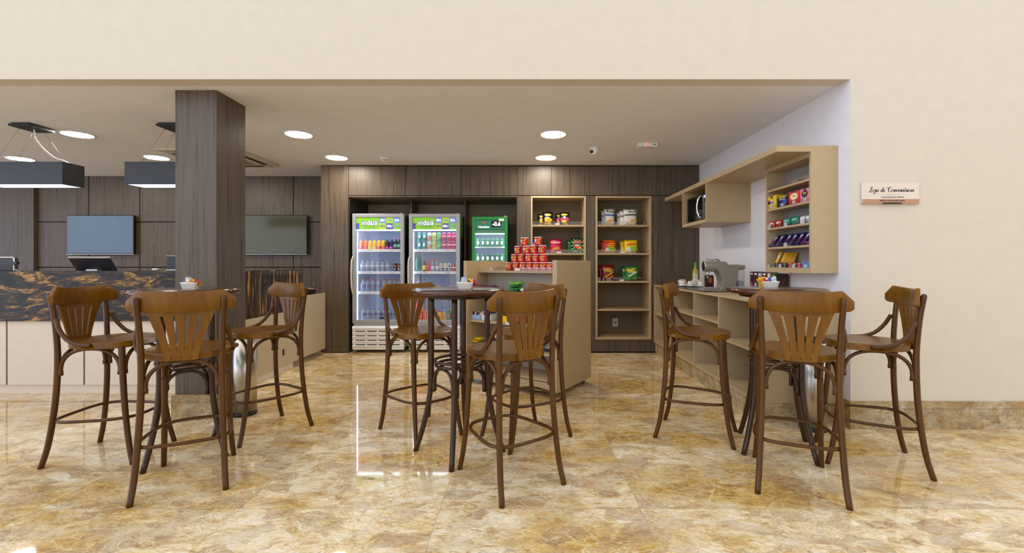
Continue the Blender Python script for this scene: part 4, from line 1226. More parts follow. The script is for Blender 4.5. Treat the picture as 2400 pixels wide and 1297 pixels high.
# left unit, top shelf
dec_yb = [('yellow_art', YE, many(bl(0, .78, .32, .09), bl(.02, .40, .36, .18), bl(0, .12, .40, .08))), ('crisp_picture', chip_or, lift(bl(.05, .35, .18, .10), 1)), ('white_panel', WH, lift(bl(-.1, .56, .2, .05), 1))]
dec_pk = [('yellow_art', YE, many(bl(0, .82, .3, .08), bl(-.05, .32, .28, .13), bl(.1, .10, .25, .06))), ('pink_panel', PK, lift(many(bl(.28, .45, .16, .18), bl(-.28, .45, .12, .16)), 1)), ('white_star', WH, lift(bl(0, .60, .14, .09, 0, .3), 2))]
chip_bag('chip_bag', at(1284, YS), YS, SH[0], 0.15, 0.19, 0.05, -0.06, BK, dec_yb, 'black and yellow chip bag, front one on left unit top shelf', G1)
chip_bag('chip_bag', at(1271, YS + .07), YS + 0.07, SH[0], 0.14, 0.17, 0.2, -0.03, BK, dec_yb, 'black chip bag behind the black and yellow one at left', G1)
chip_bag('chip_bag', at(1323, YS), YS, SH[0], 0.145, 0.185, -0.05, -0.06, BK, dec_pk, 'black bag with pink panel, front one on left unit top shelf', G1)
chip_bag('chip_bag', at(1313, YS + .07), YS + 0.07, SH[0], 0.14, 0.175, 0.1, -0.02, BK, dec_pk, 'black bag half hidden behind the black and pink one', G1)
# left unit, second shelf
dec_mg = [('pink_rays', Mb('ray_red', (236, 40, 48)), rays(12, .12, .75, 0, .5)), ('picture', chip_or, lift(many(bl(.10, .36, .26, .09), bl(-.1, .28, .2, .06)), 1)), ('mouth', mat('lip_red', (210, 40, 40), 0.3), lift(bl(0, .46, .2, .06), 2)), ('lettering', mat('letter_pink', (255, 190, 190), 0.4), lift(words('Yokitos', 0.042, 0, .74, .08), 3)), ('white_note', WH, lift(many(bl(-.24, .10, .16, .04, 0, 0), bl(.24, .08, .16, .04, 0, 0)), 1))]
dec_gr = [('green_rays', LG, rays(12, .12, .75, 0, .5)), ('picture', chip_or, lift(bl(.16, .36, .2, .09), 1)), ('mouth', MATS['lip_red'], lift(bl(-.02, .45, .24, .12), 1)), ('teeth', WH, lift(bl(-.02, .52, .16, .04, 0, 0), 2)), ('lettering', mat('letter_red', (236, 80, 70), 0.4), lift(words('Yokitos', 0.045, .08, .74, .12), 3)), ('white_note', WH, lift(bl(-.20, .10, .16, .04, 0, 0), 1))]
chip_bag('chip_bag', at(1302, YS), YS, SH[1], 0.165, 0.205, 0.05, -0.05, MG, dec_mg, 'pink and red striped snack bag on left unit second shelf', G1)
chip_bag('chip_bag', at(1353, YS), YS, SH[1], 0.175, 0.215, -0.12, -0.05, NV, dec_gr, 'navy bag with green rays on left unit second shelf', G1)
chip_bag('chip_bag', at(1341, YS + .07), YS + 0.075, SH[1], 0.16, 0.19, 0.1, -0.02, DG, [], 'dark green bag behind the navy and green rayed bag', G1)
chip_bag('chip_bag', at(1256, YS + .02), YS + 0.02, SH[1], 0.15, 0.19, 0.1, -0.05, BL, [('white_note', WH, bl(0, .6, .3, .1))], 'blue snack bag mostly hidden behind the red can pyramid', G1)
# right unit, top shelf
dec_wb = [('blue_band', BL, bnd(.57, .66, -.06)), ('logo', BK, bl(.06, .84, .34, .07, -.1, 0)), ('crisp_picture', mat('crisp_gold', (222, 176, 84), 0.5), many(bl(.1, .24, .3, .11), bl(-.2, .16, .18, .08))), ('lettering', WH, lift(words('prime', 0.026, .06, .845, -.1), 2))]
dec_wg = [('green_band', OLV, bnd(.60, .69, .02)), ('logo', BK, bl(.16, .86, .28, .07, .1, 0)), ('crisp_picture', MATS['crisp_gold'], many(bl(.22, .26, .24, .12), bl(-.2, .16, .16, .06))), ('lettering', WH, lift(words('prime', 0.026, .16, .865, .1), 2))]
chip_bag('chip_bag', at(1428, YS), YS, SH[0], 0.155, 0.235, 0.0, -0.05, WH, dec_wb, 'white bag with blue band, front one on right unit top shelf', G1)
chip_bag('chip_bag', at(1421, YS + .07), YS + 0.07, SH[0], 0.15, 0.215, 0.15, -0.03, WH, dec_wb, 'white and blue bag tucked behind another at left', G1)
chip_bag('chip_bag', at(1477, YS - .03), YS - 0.03, SH[0], 0.19, 0.225, -0.06, -0.05, WH, dec_wg, 'white bag with green band, frontmost on right unit top shelf', G1, 0.045)
chip_bag('chip_bag', at(1467, YS + .03), YS + 0.03, SH[0], 0.18, 0.210, 0.05, -0.05, WH, dec_wg, 'white and green bag second from front on right unit', G1, 0.045)
chip_bag('chip_bag', at(1459, YS + .09), YS + 0.095, SH[0], 0.17, 0.195, 0.1, -0.03, WH, dec_wg, 'white and green bag third from front on right unit', G1, 0.045)
# right unit, second shelf
dec_fr = [('red_top', RD, many(bl(0, .80, .44, .16, 0, .05), bl(-.30, .5, .14, .3, 0, 0))), ('logo', YE, lift(bl(.08, .64, .38, .11, .15, .0), 1)), ('green_art', LG, bl(.1, .30, .38, .16)), ('white_art', WH, lift(bl(-.22, .28, .14, .14), 1)), ('lettering', RD, lift(words('Fandangos', 0.028, .08, .64, .15), 3))]
dec_fy = [('logo', mat('bag_gold', (240, 170, 20), 0.3), bl(.05, .68, .40, .10, .15, 0)), ('green_art', LG, bl(.16, .34, .32, .16)), ('white_art', WH, lift(bl(-.16, .30, .16, .14), 1)), ('blue_art', BL, lift(bl(.12, .14, .10, .07), 2)), ('lettering', RD, lift(words('Fandangos', 0.029, .05, .68, .15), 3))]
chip_bag('chip_bag', at(1429, YS), YS, SH[1], 0.18, 0.190, 0.08, -0.05, ORG, dec_fr, 'red and orange corn snack bag on right unit second shelf', G1)
chip_bag('chip_bag', at(1420, YS + .08), YS + 0.08, SH[1], 0.17, 0.175, 0.15, -0.02, RD, [], 'dark red bag behind the red and orange corn snack bag', G1)
chip_bag('chip_bag', at(1478, YS), YS, SH[1], 0.195, 0.190, -0.08, -0.05, YE, dec_fy, 'yellow corn snack bag, front one on right unit second shelf', G1)
chip_bag('chip_bag', at(1467, YS + .08), YS + 0.08, SH[1], 0.18, 0.175, 0.1, -0.02, YE, dec_fy, 'yellow corn snack bag behind another on right unit', G1)
# right unit, third shelf
dec_mr = [('bacon_art', mat('bacon_gold', (206, 160, 60), 0.4), bl(.0, .68, .42, .13, -.1)), ('lettering', YE, lift(words('Baconzitos', 0.031, .06, .40, .55, .002), 3)), ('orange_note', ORG, bl(.26, .26, .16, .06, .3, 0))]
dec_cb = [('ring_art', mat('ring_gold', (230, 190, 50), 0.4), many(bl(.06, .76, .22, .09, .3), bl(-.22, .72, .16, .08), bl(.1, .6, .34, .06))), ('lettering', WH, lift(words('Cebolitos', 0.035, .04, .44, .55, .002), 3)), ('orange_note', ORG, bl(.22, .16, .16, .05, .15, 0))]
chip_bag('chip_bag', at(1425, YS), YS, SH[2], 0.185, 0.225, 0.1, -0.05, MR, dec_mr, 'maroon bacon snack bag on right unit third shelf', G1)
chip_bag('chip_bag', at(1415, YS + .08), YS + 0.08, SH[2], 0.17, 0.215, 0.2, -0.02, MR, [], 'maroon bag behind the maroon bacon snack bag', G1)
chip_bag('chip_bag', at(1480, YS), YS, SH[2], 0.190, 0.210, -0.08, -0.05, GN, dec_cb, 'green onion ring snack bag on right unit third shelf', G1)
chip_bag('chip_bag', at(1469, YS + .08), YS + 0.08, SH[2], 0.175, 0.205, 0.08, -0.02, DG, dec_cb, 'green onion ring bag half hidden behind another', G1)
for (x, s, l) in ((1306, 0, 'between the two black bags'), (1459, 0, 'before the white and green bags'), (1459, 1, 'before the yellow corn snack bags'), (1457, 2, 'before the green onion ring bags'), (1310, 1, 'under the pink striped bag')):
    tagcard('price_tag', (at(x, YB - .004), YB - 0.004, SH[s]), 0, 0.062, 0.022, 'white price tag %s on shelf edge' % l, 'R$ 9,00', 0)

# ------------------------------------------------------------------ upright drinks coolers
cool_white = mat('cooler_white', (236, 240, 248), 0.35)
cool_in = mat('cooler_inside', (206, 216, 236), 0.4)
frame_silver = mat('door_frame_silver', (166, 170, 178), 0.35, 0.25)
side_graphic = mat('cooler_side_navy', (24, 30, 48), 0.3)
sign_green = mat('sign_green', (128, 196, 34), 0.3, emit=(128, 200, 30), estr=0.28)
sign_lime = mat('sign_lime', (170, 210, 60), 0.3, emit=(160, 210, 40), estr=0.28)
sign_blue = mat('sign_blue', (112, 146, 204), 0.3, emit=(110, 146, 210), estr=0.28)
sign_indigo = mat('sign_indigo', (72, 82, 164), 0.3, emit=(70, 80, 166), estr=0.28)
sign_white = mat('sign_white', (250, 250, 255), 0.3, emit=(255, 255, 255), estr=0.7)
FZ = [1.437, 1.128, 0.845]
YF = 6.20
def cooler(x0, x1, label):
    w = (x1 - x0) / 2; cx = (x0 + x1) / 2
    t = thing('drinks_cooler', label, 'drinks cooler', (cx, YF, 0), 0, 'white glass-door drinks coolers')
    zt, zd, fw = 1.929, 0.405, 0.052
    bm = new()      # hollow cabinet
    box(bm, -w + .004, -w + .03, 0.05, 0.70, 0.36, zt - .004); box(bm, w - .03, w - .004, 0.05, 0.70, 0.36, zt - .004)
    box(bm, -w + .03, w - .03, 0.67, 0.70, 0.36, zt - .004); box(bm, -w + .03, w - .03, 0.05, 0.67, zt - 0.22, zt - .004); box(bm, -w + .03, w - .03, 0.05, 0.67, 0.36, 0.44)
    obj('cabinet', bm, cool_white, t)
    bm = new(); box(bm, w - .004, w - .002, 0.06, 0.69, 0.36, zt - .01); box(bm, -w + .002, -w + .004, 0.06, 0.69, 0.36, zt - .01); obj('side_graphic', bm, side_graphic, t)
    bm = new(); box(bm, w - .002, w - .001, 0.07, 0.5, zt - 0.32, zt - 0.02); obj('side_stripe', bm, mat('stripe_green', (70, 120, 30), 0.3), t)
    bm = new(); box(bm, -w + .03, w - .03, 0.655, 0.668, 0.44, zt - .22); obj('inner_back', bm, cool_in, t)
    # door
    bm = new()
    box(bm, -w, -w + fw, 0.0, 0.045, zd, zt, bev=0.008); box(bm, w - fw, w, 0.0, 0.045, zd, zt, bev=0.008)
    box(bm, -w + fw - .008, w - fw + .008, 0.002, 0.045, zt - fw, zt, bev=0.006); box(bm, -w + fw - .008, w - fw + .008, 0.002, 0.045, zd, zd + fw, bev=0.006)
    d = obj('door', bm, frame_silver, t)
    bm = new(); box(bm, -w + fw, w - fw, 0.02, 0.024, zd + fw, zt - fw - 0.165); obj('glass', bm, cooler_glass, d)
    bm = new(); tube(bm, smoothed([(-w + .012, 0.0, 1.33), (-w + .004, -0.028, 1.26), (-w + .002, -0.036, 1.10), (-w + .004, -0.028, 0.92), (-w + .012, 0.0, 0.82)], 6), 0.012, 10); obj('handle', bm, mat('handle_beige', (206, 198, 184), 0.35), d)
    bm = new(); box(bm, w - .06, w - .015, 0.005, 0.05, zt, zt + 0.014, bev=0.003); obj('hinge', bm, bronze_strip, d)
    bm = new(); box(bm, 0.02, 0.075, 0.016, 0.0195, zd + fw + .012, zd + fw + .035); obj('maker_plate', bm, black, d)
    # lit sign
    s0, s1, z0, z1 = -w + fw, w - fw, zt - fw - 0.162, zt - fw
    sw = s1 - s0
    bm = new(); box(bm, s0, s1, 0.014, 0.03, z0, z1); sgn = obj('sign_panel', bm, sign_green, t)
    yy = 0.0132
    zm = (z0 + z1) / 2
    def cell(c0, c1, lo, m):
        bm = new(); a, b = (z0, zm) if lo else (zm, z1)
        quad(bm, lambda u, v: (u, yy, v), s0 + sw * c0, s0 + sw * c1, a, b); obj('sign_cell', bm, m, sgn)
    for c0, c1, lo, m in ((.515, .675, 0, sign_blue), (.675, .835, 0, sign_lime), (.835, 1, 0, sign_blue), (.515, .675, 1, sign_lime), (.675, .835, 1, sign_indigo), (.835, 1, 1, sign_green), (0, .07, 1, sign_indigo)): cell(c0, c1, lo, m)
    for body, c, lo, m in (('EN', .595, 0, sign_white), ('CAI', .755, 0, sign_blue), ('XA', .917, 0, sign_white), ('NO', .595, 1, sign_indigo), ('SEU', .755, 1, sign_white), ('DIA', .917, 1, sign_blue)):
        bm = new(); add_text(bm, body, 0.046, on_front(s0 + sw * c, yy - .0006, (z0 + zm) / 2 if lo else (zm + z1) / 2), 0.0012); obj('lettering', bm, m, sgn)
    bm = new(); add_text(bm, 'indaiá', 0.096, on_front(s0 + sw * .30, yy - .0004, zm + 0.006), 0.0065); obj('logo_outline', bm, mat('logo_navy', (46, 62, 140), 0.3, emit=(46, 62, 140), estr=0.3), sgn)
    bm = new(); add_text(bm, 'indaiá', 0.096, on_front(s0 + sw * .30, yy - .0009, zm + 0.006), 0.0012); obj('logo_lettering', bm, sign_white, sgn)
    bm = new(); add_text(bm, 'Fonte de Saúde', 0.024, on_front(s0 + sw * .30, yy - .0006, z0 + 0.030)); obj('lettering', bm, MATS['logo_navy'], sgn)
    # shelves and lights
    for z in FZ:
        bm = new(); box(bm, -w + .05, w - .05, 0.075, 0.64, z - 0.008, z); box(bm, -w + .045, w - .045, 0.066, 0.075, z - 0.036, z + 0.002); obj('shelf', bm, cool_white, t)
        bm = new()
        for q in (-.14, .17): add_text(bm, 'R$ 5,00', 0.016, on_front(q, 0.0655, z - 0.017))
        obj('price_lettering', bm, ink_grey, t)
    bm = new(); box(bm, -w + .032, -w + .056, 0.054, 0.064, 0.46, zt - .26); box(bm, -w + .05, w - .05, 0.056, 0.085, zt - 0.232, zt - 0.222); obj('light_strip', bm, led_glow, t)
    # ventilated lower grille
    bm = new(); box(bm, -w + .01, w - .01, 0.02, 0.70, 0.30, 0.36); box(bm, -w + .02, w - .02, 0.04, 0.70, 0.05, 0.30); obj('motor_housing', bm, cool_white, t)
    bm = new()
    prof = [(0.03, 0.035)]
    zz = 0.035
    prof = [(0.04, 0.04), (0.0, 0.044)]
    for k in range(4):
        a = 0.06 + k * 0.062
        prof += [(0.000, a), (-0.012, a + 0.040), (0.004, a + 0.046), (0.004, a + 0.056)]
    prof += [(-0.004, 0.31), (-0.016, 0.345), (-0.002, 0.372), (0.04, 0.372)]
    prism(bm, prof, 'x', -w + .004, w - .004)
    obj('front_grille', bm, cool_white, t)
    bm = new()
    for k in range(4):
        a = 0.06 + k * 0.062
        for q in range(4):
            u0 = -w + .04 + q * (2 * w - .08) / 4
            box(bm, u0 + .008, u0 + (2 * w - .08) / 4 - .02, 0.0025, 0.006, a + 0.045, a + 0.057)
    obj('grille_slot', bm, dark_gap, t)
    for sx in (-1, 1):
        for yy2 in (0.10, 0.62):
            bm = new(); lathe(bm, [(0, -.01), (.024, -.01), (.024, .01), (0, .01)], 16, M=Matrix.Translation((sx * (w - .08), yy2, 0.024)) @ Matrix.Rotation(PI / 2, 4, 'Y'), cap=False); box(bm, sx * (w - .08) - .015, sx * (w - .08) + .015, yy2 - .02, yy2 + .02, .03, .05); obj('wheel', bm, grey_plastic, t)
    return cx, w
F1 = cooler(-2.372, -1.655, 'left white drinks cooler holding bottled drinks')
F2 = cooler(-1.588, -0.882, 'right white drinks cooler holding cans on top shelf')

# bottles and cans
def bottle_geo(r, h, neck=0.45, cap_r=0.0125):
    return [(0, 0), (r * .86, 0), (r, .005), (r, h * .12), (r * .95, h * .16), (r, h * .20), (r, h * .44), (r * .95, h * .48), (r, h * .53), (r * .97, h * .66), (r * .80, h * .77), (r * .55, h * .85), (cap_r, h * .89), (cap_r, h * .91), (0, h * .91)]
bottles = {}
def bottle(kind, x, y, z, r, h, liquid, cap, lab, label, group, lab_z=(0.26, 0.48), txt=None, txtm=None):
    if kind in bottles: return dup(bottles[kind], (x, y, z), random.uniform(-.3, .3), label)
    t = thing('drink_bottle', label, 'bottle', (x, y, z), 0, group)
    bm = new(); lathe(bm, bottle_geo(r, h), 20, cap=False); obj('bottle_body', bm, liquid, t)
    bm = new(); lathe(bm, [(0, h * .90), (0.0145, h * .90), (0.0145, h * .985), (0.013, h), (0, h)], 16, cap=False); obj('cap', bm, cap, t)
    bm = new(); lathe(bm, [(r + .0008, h * lab_z[0]), (r + .0008, h * lab_z[1])], 20, cap=False); b = obj('label_wrap', bm, lab, t)
    if txt:
        bm = new(); add_text(bm, txt, h * .10, on_can(r + .0014, h * (lab_z[0] + lab_z[1]) / 2, 0.1), 0.0004); obj('label_lettering', bm, txtm or paper_white, t)
    bottles[kind] = t
    return t
cans = {}
def can(kind, x, y, z, r, h, body, label, group, decor=(), rz=None):
    if kind in cans: return dup(cans[kind], (x, y, z), random.uniform(-.25, .25) if rz is None else rz, label)
    t = thing('drink_can', label, 'can', (x, y, z), 0, group)
    bm = new(); lathe(bm, [(0, 0.004), (r * .70, 0.0), (r * .86, .002), (r, .012), (r, h - .014), (r * .86, h - .004), (r * .86, h - .003)], 20, cap=False); obj('can_body', bm, body, t)
    bm = new(); lathe(bm, [(r * .86, h - .005), (r * .88, h), (r * .80, h - .001), (r * .78, h - .005), (0, h - .005)], 20, cap=False); obj('lid', bm, silver, t)
    for nm, m, fun in decor:
        bm = new(); fun(bm, r, h); obj(nm, bm, m, t)
    cans[kind] = t
    return t
def c_text(body, size, zf, ang=0.0, turn=0.0, bold=0.0006, k=1): return lambda bm, r, h: add_text(bm, body, size, on_can(r + .0006 * k, h * zf, ang, turn), bold)
def c_spot(zf, rx, rz, turn=0.0, k=1):
    def f(bm, r, h):
        g = on_can(r + .0006 * k, h * zf, 0, turn); disc(bm, g, rx, rz, 18)
    return f
def c_band(z0, z1, slope=0.0, k=1):
    def f(bm, r, h):
        g = on_can(r + .0006 * k, 0)
        for i in range(10):
            a = (-1.2 + 2.4 * i / 10) * r; b = (-1.2 + 2.4 * (i + 1) / 10) * r
            bm.faces.new([bm.verts.new(g(*p)) for p in ((a, h * z0 + slope * a), (b, h * z0 + slope * b), (b, h * z1 + slope * b), (a, h * z1 + slope * a))])
    return f
L = lambda n, c, r=0.3: mat(n, c, r)
or_l = L('orange_soda', (240, 138, 70)); ye_l = L('yellow_soda', (250, 196, 40)); gr_l = L('grape_soda', (40, 34, 74)); dk_l = L('dark_soda', (20, 40, 44)); cap_b = L('cap_blue', (130, 140, 206)); cap_o = L('cap_orange', (232, 98, 62)); cap_pk = L('cap_pink', (200, 60, 130)); cap_g = L('cap_green', (40, 130, 80))
lb_r = L('label_red', (226, 76, 84)); lb_y = L('label_yellow', (220, 196, 50)); lb_p = L('label_purple', (176, 40, 160)); lb_w = L('label_white', (210, 206, 224)); lb_g = L('label_mint', (120, 190, 170))
YP = YF + 0.115
GB = 'drinks inside the coolers'
xs = [847.5, 858, 868, 878, 888.5, 898.5, 908, 918, 927.6, 936]
kinds = ['o', 'o', 'y', 'y', 'yr', 'yr', 'g', 'g', 'd', 'd']
spec = {'o': (or_l, cap_b, lb_r, 'orange soda bottle'), 'y': (ye_l, cap_b, lb_y, 'yellow soda bottle with yellow label'), 'yr': (ye_l, cap_b, lb_r, 'yellow soda bottle with red label'), 'g': (gr_l, cap_b, lb_p, 'grape soda bottle'), 'd': (dk_l, cap_pk, lb_g, 'dark soda bottle with pink cap')}
for k, (x, kd) in enumerate(zip(xs, kinds)):
    a, b, c, nm = spec[kd]
    bottle('r1' + kd, X_(x, YP), YP, FZ[0], 0.0295, 0.146, a, b, c, '%s, %s from left on left cooler top shelf' % (nm, ORD[k]), GB, (0.04, 0.28) if kd != 'd' else (0.2, 0.5), 'indaiá' if kd != 'd' else None)
for k, x in enumerate((850.7, 862.4, 874.2, 886, 897.6, 909.5)):
    bottle('water', X_(x, YP), YP, FZ[1], 0.034, 0.160, water_glass, cap_b, lb_w, 'clear water bottle, %s from left on left cooler second shelf' % ORD[k], GB, (0.42, 0.56))
for k, x in enumerate((926.5, 936.5)):
    can('energy', X_(x, YP), YP, FZ[1], 0.026, 0.118, L('can_black', (30, 26, 30)), 'black energy drink can, %s from left on left cooler second shelf' % ORD[k], GB, [('art', chip_or, many_c := (lambda bm, r, h: (c_spot(.66, .010, .016)(bm, r, h), c_spot(.5, .007, .010, .5)(bm, r, h)))), ('pale_art', SIL, c_spot(.25, .012, .014))])
for k, x in enumerate((851.5, 862.6, 874.5, 887, 902, 914, 926, 937)):
    bottle('water_o', X_(x, YP), YP, FZ[2], 0.034, 0.172, water_glass, cap_o, L('label_lilac', (140, 136, 180)), 'clear bottle with orange cap, %s from left on left cooler third shelf' % ORD[k], GB, (0.38, 0.52))
for k, x in enumerate((852.5, 864.5, 876.6, 888.4, 900, 912, 924, 936)):
    bottle('water_b', X_(x, YP), YP, 0.44, 0.034, 0.172, water_glass, cap_b, L('label_lilac2', (130, 128, 176)), 'clear water bottle, %s from left on left cooler floor' % ORD[k], GB, (0.42, 0.56))
# right cooler
teal = L('can_teal', (24, 140, 124)); lime = L('can_lime', (206, 214, 110)); mint = L('can_mint', (40, 180, 130)); pink = L('can_pink', (206, 44, 116)); wcan = L('can_white', (216, 222, 228)); redcan = L('can_cola_red', (206, 50, 70))
vio = L('ink_violet', (70, 60, 120)); oran = L('art_orange', (232, 120, 80))
def tk(kind, x, z, lev, k):
    lab = '%s, %s from left in %s layer on right cooler top shelf'
    d = {'t': (teal, 'teal soda can', [('lettering', sign_white, lambda bm, r, h: (c_spot(.55, .016, .022)(bm, r, h))), ('dark_lettering', vio, c_text('Kuat', .022, .55, .15, 0, .0006, 2))]),
         's': (wcan, 'silver and orange soda can', [('orange_art', oran, c_band(.08, .38, .6)), ('lettering', vio, c_text('Sukita', .018, .55, .15, 0, .0006, 2))]),
         'l': (lime, 'lime yellow tonic can', [('stripe', vio, c_band(.48, .52, .5)), ('spot', lb_r, c_spot(.76, .004, .004))]),
         'm': (mint, 'mint green and yellow can', [('yellow_sash', lime, c_band(.30, .64, .6)), ('stripe', OLV, c_band(.44, .48, .6, 2))]),
         'p': (pink, 'pink cola can', [('lettering', sign_white, c_text('Coca-Cola', .017, .55, .12, 0, .0006, 1))])}[kind]
    can(kind, X_(x, YP), YP, z, 0.031, 0.118, d[0], lab % (d[1], ORD[k], lev), GB, d[2])
for k, (x, kd) in enumerate(zip((983.8, 995.3, 1006.7, 1018.2, 1029.4, 1041, 1053, 1064.3), 'ttslmppp')):
    tk(kd, x, FZ[0], 'lower', k); tk(kd, x, FZ[0] + 0.118, 'upper', k)
bottle('pet2l', X_(979.5, YP), YP + 0.02, FZ[1], 0.044, 0.235, milky_mat('green_pet', (60, 130, 100), 0.5), cap_g, L('label_green', (30, 110, 80)), 'tall green bottle at left end of right cooler second shelf', GB, (0.30, 0.62))
bottle('tea_y', X_(994.8, YP), YP, FZ[1], 0.026, 0.165, L('tea_dark', (60, 64, 30)), cap_g, YE, 'green and yellow tea bottle beside the tall green bottle', GB, (0.10, 0.52))
bottle('tea_r', X_(1004.6, YP), YP, FZ[1], 0.026, 0.165, L('juice_red', (206, 34, 70)), L('cap_red', (196, 30, 50)), L('label_crimson', (214, 50, 90)), 'red juice bottle, third on right cooler second shelf', GB, (0.10, 0.6))
bottle('iso', X_(1014.8, YP), YP, FZ[1], 0.026, 0.165, L('juice_grey', (132, 146, 160)), cap_o, lb_w, 'grey juice bottle with orange cap, fourth on right cooler second shelf', GB, (0.20, 0.45))
bottle('iso', X_(1025, YP), YP, FZ[1], 0.026, 0.165, None, None, None, 'grey juice bottle with orange cap, fifth on right cooler second shelf', GB)
for k, (x, m, nm) in enumerate(((1034.4, oran, 'white can with orange fruit picture'), (1044.4, ye_l, 'white can with pineapple yellow picture'), (1053.8, gr_l, 'white can with dark grape picture'))):
    can('fruit%d' % k, X_(x, YP), YP, FZ[1], 0.027, 0.122, L('can_slate', (70, 78, 84)), nm + ' on right cooler second shelf', GB, [('pale_field', wcan, c_band(.35, .93)), ('fruit_art', m, c_spot(.60, .012, .020, 0, 2)), ('leaf_art', GN, c_spot(.80, .008, .008, 0, 3)), ('lettering', sign_white, c_text('Del Valle', .010, .18))])
can('cola_small', X_(1064, YP), YP, FZ[1], 0.027, 0.105, redcan, 'small red cola can at right end of right cooler second shelf', GB, [('lettering', sign_white, c_text('Coca-Cola', .015, .5, .1))])
bottle('water_o', X_(981, YP), YP, FZ[2], .034, .172, None, None, None, 'clear bottle with orange cap on right cooler third shelf', GB)
bottle('water_g', X_(996, YP), YP, FZ[2], .034, .172, water_glass, cap_g, lb_w, 'clear bottle with green cap on right cooler third shelf', GB, (0.38, 0.52))
for k, (x, m, nm) in enumerate(((1012, lb_r, 'red'), (1023, ye_l, 'yellow'), (1033, oran, 'orange'), (1044, vio, 'violet'), (1055, lb_p, 'magenta'), (1065, wcan, 'silver'))):
    can('small%d' % k, X_(x, YP), YP, FZ[2], 0.027, 0.080, m, 'short %s can on right cooler third shelf, behind the table' % nm, GB)
def carton(x, y, z, w, d, h, m, top, label, txt=None):
    t = thing('juice_carton', label, 'carton', (x, y, z), random.uniform(-.05, .05), 'juice cartons on cooler floor')
    bm = new(); box(bm, -w / 2, w / 2, -d / 2, d / 2, 0, h, bev=0.002); obj('carton_body', bm, m, t)
    bm = new(); prism(bm, [(-d / 2, h), (d / 2, h), (d * .1, h + .018), (-d * .1, h + .018)], 'x', -w / 2, w / 2); obj('folded_top', bm, top, t)
    bm = new(); disc(bm, on_front(0, -d / 2 - .0006, h * .45), w * .32, h * .2); obj('fruit_art', bm, oran, t)
    bm = new(); tube(bm, [(w * .2, -d / 2 - .003, h * .2), (w * .2, -d / 2 - .003, h * .9)], .002, 6); obj('straw', bm, white_plastic, t)
for k, (x, h, m, tp, nm) in enumerate(((978.5, .12, lb_r, lb_r, 'red'), (987, .12, L('crt_rust', (190, 70, 50)), oran, 'rust coloured'), (996.5, .12, oran, oran, 'orange'), (1006, .12, L('crt_peach', (230, 150, 100)), oran, 'peach'), (1020, .11, ye_l, ye_l, 'golden'), (1030.5, .11, ye_l, lb_r, 'yellow and red'), (1040.5, .11, L('crt_amber', (240, 170, 30)), cap_b, 'amber and blue'), (1051, .12, GN, GN, 'green'), (1061, .12, DG, GN, 'dark green'))):
    carton(X_(x, YP), YP, 0.44, 0.05, 0.038, h, m, tp, '%s juice carton on right cooler floor' % nm)
for k, (x, m, nm) in enumerate(((980, lb_r, 'red'), (989, oran, 'orange'))):
    carton(X_(x, YP + .0), YP, 0.44 + .138, 0.05, 0.038, .10, m, m, '%s juice carton stacked on others at right cooler left side' % nm)

# slim green beer cooler
t = thing('beer_cooler', 'slim green beer cooler with temperature display behind snack stand', 'drinks cooler', (-0.474, 6.30, 0))
w, zt, fw = 0.252, 1.898, 0.045
grn = L('beer_green', (14, 140, 62)); dkg = L('beer_dark_green', (10, 92, 58))
bm = new()
box(bm, -w + .004, -w + .025, .05, .5, .06, zt - .004); box(bm, w - .025, w - .004, .05, .5, .06, zt - .004); box(bm, -w + .025, w - .025, .48, .5, .06, zt - .004); box(bm, -w + .025, w - .025, .05, .48, zt - .23, zt - .004); box(bm, -w + .025, w - .025, .05, .48, .06, .14)
obj('cabinet', bm, grn, t)
bm = new(); box(bm, -w + .026, -w + .03, .05, .47, .14, zt - .23); box(bm, w - .03, w - .026, .05, .47, .14, zt - .23); box(bm, -w + .03, w - .03, .468, .478, .14, zt - .23); obj('inner_lining', bm, cool_in, t)
bm = new()
box(bm, -w, -w + fw, 0, .045, .10, zt, bev=.006); box(bm, w - fw, w, 0, .045, .10, zt, bev=.006); box(bm, -w + fw - .006, w - fw + .006, .002, .045, zt - fw, zt, bev=.005); box(bm, -w + fw - .006, w - fw + .006, .002, .045, .10, .10 + fw, bev=.005)
d = obj('door', bm, grn, t)
bm = new(); box(bm, -w + fw, w - fw, .02, .024, .10 + fw, zt - fw - .14); obj('glass', bm, cooler_glass, d)
bm = new(); box(bm, -w + fw, w - fw, .016, .03, zt - fw - .13, zt - fw - .002); sgn = obj('sign_panel', bm, mat('beer_sign', (12, 112, 84), .2, emit=(10, 110, 84), estr=.35), t)
bm = new(); add_text(bm, 'Heineken', .040, on_front(-.085, .0152, zt - fw - .100), .0012); obj('lettering', bm, sign_white, sgn)
bm = new()
pts = []
for k in range(10):
    a = PI / 2 + k * PI / 5; r = .027 if k % 2 == 0 else .0115
    pts.append(bm.verts.new((-.085 + r * math.cos(a), .0152, zt - fw - .042 + r * math.sin(a))))
ce = bm.verts.new((-.085, .0152, zt - fw - .042))
for k in range(10): bm.faces.new((ce, pts[k], pts[(k + 1) % 10]))
obj('red_star', bm, mat('star_red', (200, 40, 36), .3, emit=(200, 40, 36), estr=.5), sgn)
bm = new(); box(bm, .018, .165, .012, .017, zt - fw - .105, zt - fw - .014); dsp = obj('temperature_display', bm, black, sgn)
bm = new(); add_text(bm, '-0.6', .075, on_front(.09, .0112, zt - fw - .060), .002, .1); obj('digits', bm, mat('digit_white', (255, 255, 255), .3, emit=(225, 235, 255), estr=2.5), dsp)
bm = new(); box(bm, .125, .20, -.002, .001, zt - fw - .018, zt - fw + .016); obj('sticker', bm, paper_white, d)
bm = new(); box(bm, .20, .235, .01, .04, zt, zt + .012); obj('hinge', bm, silver, d)
BZ = [1.437, 1.140, 0.86, 0.58]
BZ = [Z_(579, 6.40), Z_(615, 6.40), 0.96, 0.66]
